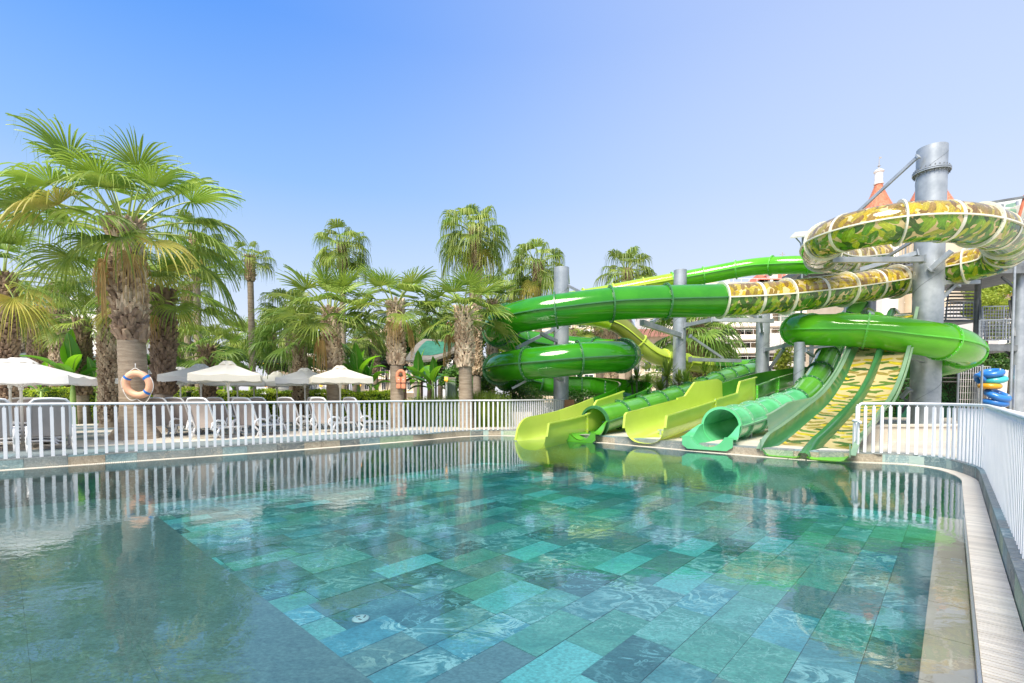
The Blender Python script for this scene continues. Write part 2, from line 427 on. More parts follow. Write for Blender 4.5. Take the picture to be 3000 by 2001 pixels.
# on the near right the water reaches the steel edge
m, t, bs, out = new_mat('pool_water')
t.nodes.remove(bs)
tr = nd(t, 'ShaderNodeBsdfTransparent'); gl = nd(t, 'ShaderNodeBsdfGlossy', i_Roughness=.0)
tr.inputs[0].default_value = (.93, .99, .99, 1); gl.inputs[0].default_value = (1, 1, 1, 1)
g = nd(t, 'ShaderNodeNewGeometry'); mp = nd(t, 'ShaderNodeMapping'); mp.inputs['Rotation'].default_value = (0, 0, R(20)); mp.inputs['Scale'].default_value = (1, 1.5, 1)
t.links.new(g.outputs['Position'], mp.inputs[0])
n1 = nd(t, 'ShaderNodeTexNoise', i_Scale=5.5, i_Detail=3.0, i_Roughness=.55, i_Distortion=.4); t.links.new(mp.outputs[0], n1.inputs[0])
n2 = nd(t, 'ShaderNodeTexNoise', i_Scale=.55, i_Detail=2.0); t.links.new(g.outputs['Position'], n2.inputs[0])
r2 = ramp(t, [(.40, (.25, .25, .25)), (.62, (1, 1, 1))]); t.links.new(n2.outputs[0], r2.inputs[0])
mu = nd(t, 'ShaderNodeMath', operation='MULTIPLY'); t.links.new(n1.outputs[0], mu.inputs[0]); t.links.new(r2.outputs[0], mu.inputs[1])
bp = nd(t, 'ShaderNodeBump', i_Strength=1.0, i_Distance=.0032); t.links.new(mu.outputs[0], bp.inputs['Height'])
fr = nd(t, 'ShaderNodeFresnel', i_IOR=1.7); t.links.new(bp.outputs[0], fr.inputs['Normal']); t.links.new(bp.outputs[0], gl.inputs['Normal'])
mx = nd(t, 'ShaderNodeMixShader'); t.links.new(fr.outputs[0], mx.inputs[0]); t.links.new(tr.outputs[0], mx.inputs[1]); t.links.new(gl.outputs[0], mx.inputs[2])
t.links.new(mx.outputs[0], out.inputs[0])
va = nd(t, 'ShaderNodeVolumeAbsorption', i_Density=.20); va.inputs[0].default_value = (.04, .84, .86, 1); t.links.new(va.outputs[0], out.inputs['Volume'])
tri = tessellate_polygon([wp]); b = MB(); N_ = len(wp)
b.v = [(p.x, p.y, 0) for p in wp] + [(p.x, p.y, -1.8) for p in wp]
def orient(tr_, up):
    a, c, d_ = [Vector(b.v[i]) for i in tr_]; nz = (c-a).cross(d_-a).z
    return tr_ if (nz > 0) == up else tr_[::-1]
for t_ in tri: b.face(orient(tuple(t_), True)); b.face(orient(tuple(i+N_ for i in t_), False))
for i in range(N_): j = (i+1) % N_; b.face((i, j, j+N_, i+N_))
wm = b.build('pool_water', m); props(wm, 'clear teal pool water with faint ripples and palm reflections', kind='structure')
import bmesh
_bm = bmesh.new(); _bm.from_mesh(wm.data); bmesh.ops.recalc_face_normals(_bm, faces=_bm.faces); _bm.to_mesh(wm.data); _bm.free()

# floor fittings: round inlets and square drain grilles
M['white_plastic'] = mat('white_plastic', (.78, .80, .80), None, rough=.35)
def G9(px, py): return G(px, py, PD+.02)
for k, (px, py, lab) in enumerate(((1057, 1813, 'round white inlet on the pool floor, nearest one'), (1669, 1556, 'round white inlet on the pool floor in the middle of the pool'),
                       (1969, 1438, 'small white inlet on the far pool floor below the slides'), (2468, 1513, 'round white inlet on the pool floor on the right side'),
                       (717, 1580, 'round white inlet on the pool floor by the steps'))):
    e = empty('floor_inlet', G9(px, py), 0, lab, 'pool inlet', 'round white inlets on the pool floor')
    b = MB(); b.lathe([(.085, 0), (.085, .006), (.07, .012), (0.02, .012)], 24); b.build('cover', M['white_plastic'], e, True)
    b = MB()
    for q in range(3):
        a = q*2.094; b.beam((math.cos(a)*.03, math.sin(a)*.03, .014), (math.cos(a+.9)*.055, math.sin(a+.9)*.055, .014), .014, .006)
    b.build('slot', M['gutter_dark'], e)
for px, py, lab in ((2180, 1362, 'square white drain grille on the pool floor below the green tube mouth'), (2310, 1376, 'square white drain grille on the pool floor before the twin slide')):
    e = empty('drain_grille', G9(px, py+18), AZ1, lab, 'drain grille', 'square drain grilles on the pool floor')
    b = MB()
    for q in range(9): b.box((0, -.32+q*.08, .01), (.72, .03, .012))
    b.box((-.36, 0, .01), (.04, .72, .016)); b.box((.36, 0, .01), (.04, .72, .016)); props(b.build('grille', M['white_plastic'], e))

# ------------------------------------------------------------------ sun deck of slate and cream strips (left)
b = MB(); base = left_pts[1]
def dk(u, q, z=0): v = base + dl*u + NL*q; return Vector((v.x, v.y, z))
b.poly([dk(-8, .29, DZ-.008), dk(9.0, .29, DZ-.008), dk(9.0, 14, DZ-.008), dk(-8, 14, DZ-.008)])
deck = props(b.build('sun_deck', M['grout']), 'sun deck paved in alternating slate and cream strips behind the pool fence', kind='structure')
rows = [(.30, 1.1, 's'), (1.1, 1.9, 's'), (1.9, 3.0, 'c'), (3.0, 4.1, 'c'), (4.1, 5.1, 's'), (5.1, 6.2, 'c'), (6.2, 7.3, 's'), (7.3, 8.6, 'c'), (8.6, 9.8, 's'), (9.8, 11, 'c'), (11, 12.2, 's'), (12.2, 13.6, 'c')]
pieces = []; rzl = math.atan2(dl.y, dl.x)
for a, c, k in rows:
    u = -6 + random.uniform(0, .8)
    while u < 8.9:
        L = 1.0; q = dk(u+L/2, (a+c)/2, DZ-.002)
        if not (q.y > 20.5): pieces.append((q, (L-.008, c-a-.008, .02), rzl, random.choice(DECKS if k == 's' else DECKC)))
        u += L
lay(deck, 'slab', pieces)

# ------------------------------------------------------------------ fences
PK = MB(); PK.box((0, 0, .475), (.050, .032, .93)); PKM = PK.mesh('picket', M['white_paint'])
PN = MB(); PN.tube([(0, 0, .93), (0, 0, .985)], .011, 8); PNM = PN.mesh('pin', M['white_paint'])
def fence(line, label, group, spacing=.155, top=1.0, low=None, ends=True):
    """line: points on the kerb; pickets stand on it, a round rail runs on top"""
    f = empty('pool_fence', (line[0].x, line[0].y, DZ), 0, label, 'fence', group); o0 = f.location.copy()
    cumf = [0]
    for i in range(len(line)-1): cumf.append(cumf[-1]+(line[i+1]-line[i]).length)
    d = spacing*.6
    while d < cumf[-1]-.03:
        i = 0
        while cumf[i+1] < d: i += 1
        p = line[i].lerp(line[i+1], (d-cumf[i])/(cumf[i+1]-cumf[i])); t = line[i+1]-line[i]; rz = math.atan2(t.y, t.x)
        sc = 1.0
        if low and d < low[0]: sc = low[1]
        k = inst('picket', PKM, f, (p.x-o0.x, p.y-o0.y, .0), (0, 0, rz), (1, 1, sc))
        inst('pin', PNM, k, (0, 0, 0))
        d += spacing
    return f, o0
def rail(f, o0, pts):
    b = MB(); pp = [Vector((p.x-o0.x, p.y-o0.y, p.z)) for p in pts]; b.tube(pp, .026, 12); b.build('rail', M['white_paint'], f, True)
FL = offset(CB, -.07)
# left fence: runs from beyond the left frame edge to where the first slide starts
endp = Vector((2.2, 19.8, 0)); ln = []
for p in FL:
    if p.x > .05: break
    ln.append(p)
ln = ln[:-4] + catmull([ln[-5], ln[-4], ln[-1]+Vector((.05, .12, 0)), ln[-1].lerp(endp, .5), endp], .2)[1:]
f, o0 = fence(ln, 'long white picket fence on the kerb between the pool and the sun deck', 'white picket fences on the pool kerb')
e = ln[-1]; tt = (ln[-1]-ln[-3]).normalized()
rail(f, o0, [Vector((p.x, p.y, 1.0)) for p in ln] + [Vector((e.x, e.y, 0))+tt*.05+Z*.985, Vector((e.x, e.y, 0))+tt*.07+Z*.95, Vector((e.x, e.y, 0))+tt*.07])
# right fence
ds = None; rl = []
a0 = G(2519, 1330, DZ)
for i, p in enumerate(FL):
    if p.x > a0.x and i > len(left_pts) and (cum[i] > cum[-1]-18): rl.append(p)
q = [p for p in rl if True]
start = Vector((a0.x, a0.y, 0))
q = [p for p in q if (p-start).length > .15 and (p.x > start.x or p.y < start.y-.3)]
ln = [start] + q
while ln[-1].y < .2: ln.pop()
ln.append(Vector((sn(.4, .40).x, sn(.4, .40).y, 0)))
lowlen = (G(2586, 1334, DZ)-G(2519, 1330, DZ)).length
f, o0 = fence(ln, 'white picket fence curving round the right end of the pool towards the viewer', 'white picket fences on the pool kerb', low=(lowlen, .64), spacing=.14)
cumf = [0]
for i in range(len(ln)-1): cumf.append(cumf[-1]+(ln[i+1]-ln[i]).length)
def lnat(d):
    i = 0
    while cumf[i+1] < d: i += 1
    return ln[i].lerp(ln[i+1], (d-cumf[i])/(cumf[i+1]-cumf[i]))
pA, pB = lnat(.001), lnat(lowlen)
rp = [pA+Z*.60, pA+Z*.63] + [lnat(lowlen*k/4)+Z*.645 for k in (1, 2, 3)] + [pB+Z*.655, lnat(lowlen+.03)+Z*.68, lnat(lowlen+.035)+Z*.95, lnat(lowlen+.06)+Z*.99, lnat(lowlen+.1)+Z]
for p, c_ in zip(ln, cumf):
    if c_ > lowlen+.2: rp.append(p+Z)
rail(f, o0, rp)
# ================================================================== SLIDES
def gloss(name, c, c2=None, trans=.25, tcol=None, rough=.12, scale=1.2, objvar=.06):
    return mat(name, c, c2 or tuple(x*.82 for x in c), scale, rough, 0, .015, 5, None, .35, 'pos', 3, trans, tcol, .5, objvar)
M['dark_green'] = gloss('dark_green_fibreglass', (.052, .31, .012), (.034, .24, .010), .22, (.12, .6, .01))
M['mid_green'] = gloss('mid_green_fibreglass', (.11, .39, .035), (.08, .31, .03), .08, (.16, .55, .04))
M['bright_green'] = gloss('bright_green_fibreglass', (.16, .58, .025), (.12, .50, .02), .28, (.3, .8, .03))
M['lime'] = gloss('lime_fibreglass', (.60, .76, .12), (.53, .69, .10), .22, (.75, .85, .15))
M['lime_deep'] = gloss('lime_green_tube', (.48, .70, .04), (.40, .62, .04), .3, (.7, .85, .05))
M['olive'] = gloss('olive_fibreglass', (.30, .33, .06), (.22, .26, .05), .3, (.5, .5, .08))
M['mint'] = gloss('mint_fibreglass', (.16, .60, .30), (.10, .50, .20), .08, (.25, .85, .45))
M['rib_dark'] = mat('dark_green_flange', (.035, .15, .05), (.05, .20, .07), 3, .35, trans=.0)
M['rib_lime'] = mat('lime_flange', (.46, .62, .05), (.52, .68, .08), 3, .35)
M['rib_bright'] = mat('bright_flange', (.10, .50, .04), (.14, .58, .06), 3, .35)
M['rib_mint'] = mat('mint_flange', (.14, .36, .20), (.20, .44, .26), 3, .35)
M['rib_cream'] = mat('cream_flange', (.70, .70, .56), (.78, .77, .66), 3, .35, coat=.2)
M['bolt'] = mat('bolt_head', (.50, .58, .50), None, rough=.4, metal=.3)
M['bolt_dark'] = mat('bolt_rust', (.16, .13, .09), None, rough=.6)
M['green_glass'] = gloss('clear_green_panel', (.36, .52, .36), (.28, .44, .30), .45, (.45, .65, .45))
M['green_glass2'] = gloss('clear_green_wall', (.07, .26, .10), (.05, .20, .08), .35, (.2, .5, .2))

def leafprint(name, base, palA, palB, scale=1.0, layers=3, cover=.46, split=None, rough=.1, trans=.3, aniso=2.3, rots=(25, -50, 68, 5), rnd_=.85):
    """flat print of banana leaves in UV space (metres)"""
    m, t, b, out = new_mat(name); b.inputs['Roughness'].default_value = rough; b.inputs['Coat Weight'].default_value = .7; b.inputs['Coat Roughness'].default_value = .04
    uv = nd(t, 'ShaderNodeTexCoord').outputs['UV']
    sep = nd(t, 'ShaderNodeSeparateXYZ'); t.links.new(uv, sep.inputs[0])
    def mth(op, a, b_=None):
        n = nd(t, 'ShaderNodeMath', operation=op)
        for k, x in enumerate((a, b_)):
            if x is None: continue
            if isinstance(x, (int, float)): n.inputs[k].default_value = x
            else: t.links.new(x, n.inputs[k])
        return n.outputs[0]
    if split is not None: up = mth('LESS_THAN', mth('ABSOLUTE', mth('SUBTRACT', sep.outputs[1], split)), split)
    col = None
    for L in range(layers):
        mp = nd(t, 'ShaderNodeMapping'); t.links.new(uv, mp.inputs[0]); mp.vector_type = 'TEXTURE'
        mp.inputs['Rotation'].default_value = (0, 0, R(rots[L])); mp.inputs['Location'].default_value = (3.7*L, 1.9*L, 0)
        s0 = scale*(1.25, 1.4, 1.55, 1.2)[L]; mp.inputs['Scale'].default_value = (1/s0, 1/(s0*aniso), 1)
        vo = nd(t, 'ShaderNodeTexVoronoi', voronoi_dimensions='2D', i_Scale=1.0, i_Randomness=rnd_); t.links.new(mp.outputs[0], vo.inputs['Vector'])
        df = nd(t, 'ShaderNodeVectorMath', operation='SUBTRACT'); t.links.new(mp.outputs[0], df.inputs[0]); t.links.new(vo.outputs['Position'], df.inputs[1])
        lx = nd(t, 'ShaderNodeSeparateXYZ'); t.links.new(df.outputs[0], lx.inputs[0])
        ay = mth('ABSOLUTE', lx.outputs[1])
        fr = mth('ADD', mth('MULTIPLY', lx.outputs[0], 26.0), mth('MULTIPLY', ay, 16.0))
        sn_ = mth('SINE', fr)
        slow = mth('SINE', mth('ADD', mth('MULTIPLY', lx.outputs[0], 9.0), mth('MULTIPLY', ay, 7.0)))
        edge = mth('ADD', vo.outputs['Distance'], mth('ADD', mth('MULTIPLY', sn_, .012), mth('MULTIPLY', slow, .045)))
        mask = mth('LESS_THAN', edge, cover)
        cs = nd(t, 'ShaderNodeSeparateColor'); t.links.new(vo.outputs['Color'], cs.inputs[0])
        def pal(p):
            r = ramp(t, [(i/len(p), c) for i, c in enumerate(p)], 'CONSTANT'); t.links.new(cs.outputs[0], r.inputs[0]); return r.outputs[0]
        lc = pal(palA)
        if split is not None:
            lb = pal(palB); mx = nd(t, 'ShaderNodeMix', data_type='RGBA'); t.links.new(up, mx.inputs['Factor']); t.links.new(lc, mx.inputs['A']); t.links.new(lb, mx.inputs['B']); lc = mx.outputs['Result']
        sh = mth('ADD', mth('MULTIPLY', sn_, .10), mth('ADD', mth('MULTIPLY', cs.outputs[1], .35), .80))
        rib = mth('LESS_THAN', ay, .022); sh = mth('ADD', sh, mth('MULTIPLY', rib, .5))
        v = nd(t, 'ShaderNodeVectorMath', operation='SCALE'); t.links.new(lc, v.inputs[0]); t.links.new(sh, v.inputs['Scale'])
        mx = nd(t, 'ShaderNodeMix', data_type='RGBA'); t.links.new(mask, mx.inputs['Factor'])
        if col is None: mx.inputs['A'].default_value = (*base, 1)
        else: t.links.new(col, mx.inputs['A'])
        t.links.new(v.outputs[0], mx.inputs['B']); col = mx.outputs['Result']
    t.links.new(col, b.inputs['Base Color'])
    tr = nd(t, 'ShaderNodeBsdfTranslucent'); t.links.new(col, tr.inputs[0]); ms = nd(t, 'ShaderNodeMixShader'); ms.inputs[0].default_value = trans
    t.links.new(b.outputs[0], ms.inputs[1]); t.links.new(tr.outputs[0], ms.inputs[2]); t.links.new(ms.outputs[0], out.inputs[0])
    return m
GR = [(.10, .30, .03), (.28, .48, .03), (.06, .19, .02), (.50, .58, .04), (.16, .38, .03), (.07, .14, .03)]
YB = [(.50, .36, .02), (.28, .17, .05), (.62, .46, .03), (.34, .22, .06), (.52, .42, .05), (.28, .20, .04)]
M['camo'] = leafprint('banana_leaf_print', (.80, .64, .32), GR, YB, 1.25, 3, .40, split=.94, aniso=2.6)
M['lane'] = leafprint('sparse_leaf_print', (.60, .47, .24), [(.10, .15, .03), (.06, .10, .04), (.55, .42, .03), (.30, .22, .06), (.12, .20, .05)], None, .80, 2, .30, rough=.25, trans=.1, aniso=2.6, rots=(62, 112), rnd_=.55)

def path(ctrl, step=.12):
    pts = [P(x, y, Y) for x, y, Y in ctrl]
    pp = catmull(pts, step)
    # relax small kinks
    for _ in range(6):
        q = pp[:]
        for i in range(1, len(pp)-1): q[i] = (pp[i-1]+pp[i]*2+pp[i+1])/4
        pp = q
    return pp
def frames(pp):
    fr = []
    for i, p in enumerate(pp):
        t = (pp[min(i+1, len(pp)-1)]-pp[max(i-1, 0)]).normalized()
        sx = t.cross(Z).normalized(); up = sx.cross(t).normalized(); fr.append((p, t, sx, up))
    return fr
def arc(fr):
    c = [0]
    for i in range(len(fr)-1): c.append(c[-1]+(fr[i+1][0]-fr[i][0]).length)
    return c
def ringprof(r, n=36): return [(math.cos(2*math.pi*k/n)*r, math.sin(2*math.pi*k/n)*r) for k in range(n+1)]
def uprof(w, hl, hr, r=None, lip=.07):
    """outline of an open flume from the left rim round the bottom to the right rim; bottom at y=-.9*w/2"""
    r = w/2; pts = [(-r-lip, hl-.035), (-r-lip, hl), (-r, hl)]
    for k in range(17):
        a = math.pi + math.pi*k/16; c_, s_ = math.cos(a), math.sin(a)
        x = math.copysign(abs(c_)**.72, c_)*r; y = -abs(s_)**.85*r*.95
        y = min(y, hl-.002) if x < 0 else min(y, hr-.002); pts.append((x, y))
    pts += [(r, hr), (r+lip, hr), (r+lip, hr-.035)]
    return pts
def endprof(w, hl, hr, end, rl, rr_, lip=.07):
    """rims that round down to the floor over rl and rr_ metres before the end"""
    def f(d):
        def h(h0, q):
            x = (d-(end-q))/q
            return h0 if x <= 0 else -w*.45+(h0+w*.45)*math.sqrt(max(0, 1-min(1, x)**2.6))
        return uprof(w, h(hl, rl), h(hr, rr_), lip=lip)
    return f
def hprof(w, hl, hr, lip=.07):
    """hl, hr: lists of (distance, rim height), joined by straight ramps"""
    def val(t_, d):
        if d <= t_[0][0]: return t_[0][1]
        for (a, x), (c, y) in zip(t_, t_[1:]):
            if d <= c: return x+(y-x)*(d-a)/max(1e-6, c-a)
        return t_[-1][1]
    return lambda d: uprof(w, val(hl, d), val(hr, d), lip=lip)
def sweep(fr, cum_, i0, i1, prof, mb=None, mats=None):
    """prof: list of points or function(distance) -> list"""
    mb = mb or MB(); b = len(mb.v); rows = []
    for i in range(i0, i1+1):
        p, t, sx, up = fr[i]; pr = prof(cum_[i]) if callable(prof) else prof
        mb.v.extend([tuple(p+sx*x+up*y) for x, y in pr]); per = [0]
        for k in range(len(pr)-1): per.append(per[-1]+math.hypot(pr[k+1][0]-pr[k][0], pr[k+1][1]-pr[k][1]))
        rows.append(per)
    n = len(rows[0])
    for j in range(i1-i0):
        u0, u1 = cum_[i0+j], cum_[i0+j+1]
        for k in range(n-1):
            if mats: mb.cm = mats[k]
            mb.face((b+j*n+k, b+j*n+k+1, b+(j+1)*n+k+1, b+(j+1)*n+k),
                    [(u0, rows[j][k]), (u0, rows[j][k+1]), (u1, rows[j+1][k+1]), (u1, rows[j+1][k])])
    return mb
def ring_at(fr, i, prof_in, wd=.085, th=.05, mb=None):
    """flange that follows a profile: outer edge stands wd proud"""
    mb = mb or MB(); p, t, sx, up = fr[i]; n = len(prof_in); b = len(mb.v)
    out_ = []
    cx = 0; cyy = 0
    for k, (x, y) in enumerate(prof_in):
        a = prof_in[max(k-1, 0)]; c = prof_in[min(k+1, n-1)]
        if abs(prof_in[0][0]-prof_in[-1][0]) < 1e-6 and abs(prof_in[0][1]-prof_in[-1][1]) < 1e-6: nx, ny = x, y
        else: nx, ny = (c[1]-a[1]), -(c[0]-a[0])
        l = math.hypot(nx, ny) or 1; out_.append((x+nx/l*wd, y+ny/l*wd))
    for d in (-th/2, th/2):
        for pr in (prof_in, out_): mb.v.extend([tuple(p+t*d+sx*x+up*y) for x, y in pr])
    for k in range(n-1):
        a, c = k, k+1
        mb.face((b+a, b+c, b+n+c, b+n+a)); mb.face((b+2*n+a, b+3*n+a, b+3*n+c, b+2*n+c)); mb.face((b+n+a, b+n+c, b+3*n+c, b+3*n+a)); mb.face((b+a, b+2*n+a, b+2*n+c, b+c))
    return mb, out_
def bolts_on(mb, fr, i, prof, wd, th, every=.16, sz=.016):
    p, t, sx, up = fr[i]; acc = 0
    for k in range(len(prof)-1):
        x0, y0 = prof[k]; x1, y1 = prof[k+1]; L = math.hypot(x1-x0, y1-y0)
        nx, ny = (y1-y0)/(L or 1), -(x1-x0)/(L or 1)
        while acc < L:
            f_ = acc/L; x = x0+(x1-x0)*f_+nx*wd*.55; y = y0+(y1-y0)*f_+ny*wd*.55
            for sg in (-1, 1):
                c = p+sx*x+up*y+t*(sg*(th/2+.004)); bb = len(mb.v)
                for q in range(5): a = q*1.2566; mb.v.append(tuple(c+sx*(math.cos(a)*sz)+up*(math.sin(a)*sz)))
                mb.v.append(tuple(c+t*(sg*.014)))
                for q in range(5): mb.face((bb+q, bb+(q+1) % 5, bb+5))
            acc += every
        acc -= L
def tube_slide(fr, cum_, root, spans, r, rib='rib_dark', ribs=None, wd=.085, sec=1.5, secs={}, rimm=None, bolts=None, rim=True, secname='tube_section'):
    """spans: (d0, d1, material, kind, extra). kind tube or flume(w,hl,hr)"""
    def idx(d):
        i = 0
        while i < len(cum_)-1 and cum_[i] < d: i += 1
        return i
    bm_ = MB(); mats_b = bolts or 'bolt'
    for d0, d1, mt, kind, ex in spans:
        k = max(1, round((d1-d0)/secs.get(mt, sec)))
        for q in range(k):
            a, c = idx(d0+(d1-d0)*q/k), idx(d0+(d1-d0)*(q+1)/k)
            if c <= a: continue
            pr = ringprof(r) if kind == 'tube' else ex
            prf = pr
            s = sweep(fr, cum_, a, c, prf).build(secname if kind == 'tube' else 'flume_section', M[mt], root, auto=40)
            ribm = (ribs or {}).get(mt, rib)
            if kind == 'tube' and rim:
                rb = MB()
                for sg in (1, -1):
                    sweep(fr, cum_, a, c, [(sg*(r-.005), -.022), (sg*(r+.062), -.022), (sg*(r+.062), .022), (sg*(r-.005), .022)], rb)
                rb.build('side_rim', M[rimm or ribm], s, auto=30)
            pc = pr(cum_[c]) if callable(pr) else pr
            if kind != 'tube': pc = pc[2:-2]
            if kind != 'tube' and c >= len(cum_)-3: continue
            fl, _ = ring_at(fr, c, pc, wd if kind == 'tube' else .06); f_ = fl.build('flange', M[ribm], s, auto=30)
            bolts_on(bm_, fr, c, pc, wd if kind == 'tube' else .06, .05)
    if bm_.v: props(bm_.build('bolts', M[mats_b], root), kind='stuff')

# ---------------- slide A: leaf-printed tube round the tall column, then dark green coil, ends as lime flume
ctrlA = [(2575, 752, 22.3), (2480, 762, 21.2), (2418, 752, 19.8), (2400, 728, 18.3), (2432, 698, 16.7), (2520, 672, 15.4), (2650, 652, 14.75), (2790, 650, 14.75), (2895, 668, 15.3), (2948, 700, 16.4), (2945, 742, 17.5),
         (2885, 768, 18.2), (2815, 782, 18.7), (2740, 799, 19.5), (2680, 815, 19.6), (2560, 836, 19.2), (2400, 858, 18.5), (2250, 873, 18.1), (2110, 880, 17.9), (1950, 884, 17.75), (1800, 890, 17.6)]
XC, YC = P(1645, 900, 20.4).x, 20.4
RC = 2.75
def coil(a0, a1, z0, z1, n, r=RC):
    out = []
    for k in range(n+1):
        a = R(a0+(a1-a0)*k/n); out.append(Vector((XC+r*math.sin(a), YC-r*math.cos(a), z0+(z1-z0)*k/n)))
    return out
ptsA = [P(*c) for c in ctrlA]
# angles: 0 = front, -90 = left end, -180 = back, -270 = right end
zf = P(1645, 907, YC-RC).z
ptsA += coil(-4, -94, zf, 4.15, 6) + coil(-109, -176, 4.05, 3.75, 4) + coil(-191, -270, 3.65, 3.12, 5) + coil(-285, -360, 3.0, 2.68, 5) + coil(-375, -450, 2.6, 2.42, 5) + coil(-465, -540, 2.32, 1.85, 4)
iflu = len(ptsA)
ptsA += [P(1750, 1131, 22.9), P(1815, 1140, 21.6), P(1853, 1148, 20.1), P(1862, 1160, 18.6), P(1835, 1180, 17.2), P(1780, 1203, 16.1), P(1710, 1226, 15.2), P(1640, 1246, 14.5), P(1585, 1258, 13.95), P(1553, 1264, 13.6)]
pp = catmull(ptsA, .12)
for _ in range(10): pp = [pp[0]]+[(pp[i-1]+pp[i]*2+pp[i+1])/4 for i in range(1, len(pp)-1)]+[pp[-1]]
fA = frames(pp); cA = arc(fA)
def near_d(fr, cum_, p, lo=0, hi=1e9):
    return min(((f[0]-p).length, c) for f, c in zip(fr, cum_) if lo <= c <= hi)[1]
dg = near_d(fA, cA, P(2110, 880, 17.9)); dcoil = near_d(fA, cA, coil(-520, -521, 2.0, 2, 1)[0], 40); dl_ = near_d(fA, cA, P(1790, 1200, 16.2), dcoil)
root = empty('water_slide', (XC, YC, DZ), 0, 'leaf printed tube slide turning into the dark green double coil and the leftmost lime chute', 'water slide', 'water slides')
rA = empty('slide_space')  # placeholder removed below
bpy.data.objects.remove(rA)
def rel(root):
    """children are built in world coordinates: shift them so the root keeps its own base"""
    for ch in root.children: ch.location = Vector(ch.location) - Vector(root.location)
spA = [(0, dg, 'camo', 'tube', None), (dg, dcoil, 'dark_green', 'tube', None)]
WA = 1.15
def profA(h): return uprof(WA, h, h)
spA += [(dcoil, dl_, 'dark_green', 'flume', uprof(WA, .42, .42)), (dl_, dl_+1.9, 'lime', 'flume', hprof(WA, [(dl_, .66), (dl_+1.5, .60), (dl_+1.75, .28), (dl_+9, .26)], [(dl_, .42), (dl_+1.9, .34)])), (dl_+1.9, cA[-1], 'lime', 'flume', endprof(WA, .26, .34, cA[-1]+.02, .18, .75))]
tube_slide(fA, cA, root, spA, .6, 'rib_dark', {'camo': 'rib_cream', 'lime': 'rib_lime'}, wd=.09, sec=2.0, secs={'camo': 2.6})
rel(root)
slideA = root
# leaf print bolts are dark on cream: thin cream hoops between the flanges
nh = round(dg/2.6)
for i_ in range(nh):
    d = dg/nh*(i_+.5); k = min(range(len(cA)), key=lambda q: abs(cA[q]-d))
    mb, _ = ring_at(fA, k, ringprof(.602), .018, .11); o = mb.build('hoop', M['rib_cream'], root, auto=30); o.location = -root.location

def exit_plate(p, t, sx, r, m, root, wd=.2, zb=.0):
    """square front plate with the half pipe cut out"""
    mb = MB(); n = 14
    inn_ = [(math.cos(math.pi+.42+(math.pi-.84)*k/n)*r, math.sin(math.pi+.42+(math.pi-.84)*k/n)*r) for k in range(n+1)]
    outp = []
    for x, y in inn_:
        sc_ = max(abs(x)/(r), abs(y)/(r*1.0)); outp.append((x/sc_*(r+wd)/r, y/sc_-(.06 if sc_ == abs(y)/r else 0)))
    for d in (0, -.04):
        for pr in (inn_, outp): mb.v.extend([tuple(p-t*d+sx*x+Z*y) for x, y in pr])
    N1 = n+1
    for k in range(n):
        mb.face((k, k+1, N1+k+1, N1+k)); mb.face((2*N1+k, 3*N1+k, 3*N1+k+1, 2*N1+k+1)); mb.face((N1+k, N1+k+1, 3*N1+k+1, 3*N1+k))
    return mb.build('front_plate', m, root, auto=30)

def trough(fr, cum_, d0, d1, r, root, mt):
    """open lower half beyond a tube mouth, with flanks sinking in an S curve to the front plate"""
    def pr(d):
        f_ = min(1, max(0, (d-d0)/(d1-d0))); f_ = f_*f_*(3-2*f_); h = .05-.30*f_*r/.42*.9; fl = .16*f_
        pts = [(-r-.05-fl, h-.03), (-r-.05-fl, h), (-math.sqrt(max(r*r-h*h, .01)), h)]
        a0 = math.atan2(h, -math.sqrt(max(r*r-h*h, .01))); a0 = a0 if a0 > 0 else a0+2*math.pi
        a1 = 3*math.pi-a0
        for k in range(1, 12): a = a0+(a1-a0)*k/12; pts.append((math.cos(a)*r, math.sin(a)*r))
        pts += [(math.sqrt(max(r*r-h*h, .01)), h), (r+.05+fl, h), (r+.05+fl, h-.03)]
        return pts
    i0 = min(range(len(cum_)), key=lambda q: abs(cum_[q]-d0)); i1 = min(range(len(cum_)), key=lambda q: abs(cum_[q]-d1))
    sweep(fr, cum_, i0, i1, pr).build('trough', M[mt], root, auto=40)

# ---------------- slide B: green and lime tube at the back, dark green tube exit
ctrlB = [(2470, 768, 22.5), (2400, 775, 22.5), (2300, 777, 23), (2200, 783, 24), (2060, 808, 25), (1900, 836, 25.5), (1760, 862, 25.8), (1650, 882, 25.6), (1600, 905, 24.8), (1640, 925, 24), (1740, 930, 23.6), (1815, 952, 23.3), (1862, 995, 23.3), (1915, 1040, 23.6), (1985, 1058, 24.4), (2070, 1071, 25.3),
         (2150, 1076, 26), (2205, 1075, 25.9), (2222, 1080, 25.2), (2200, 1088, 24.3), (2150, 1100, 23.2), (2099, 1118, 21.8), (2030, 1147, 20), (1950, 1174, 18), (1880, 1196, 16.6), (1810, 1214, 15.4), (1740, 1236, 14.3), (1722, 1241, 14.05), (1700, 1248, 13.75)]
ppB = path(ctrlB); fB = frames(ppB); cB = arc(fB)
d1 = near_d(fB, cB, P(1975, 822, 25.2), 0, 8); d2 = near_d(fB, cB, P(2070, 1071, 25.3), 12); d3 = near_d(fB, cB, P(1740, 1236, 14.3), 20)
rootB = empty('water_slide', (ppB[-1].x, ppB[-1].y, 0), 0, 'rear tube slide, partly lime, that ends in the dark green round mouth', 'water slide', 'water slides')
dmo = near_d(fB, cB, P(1850, 985, 23.3), 10)
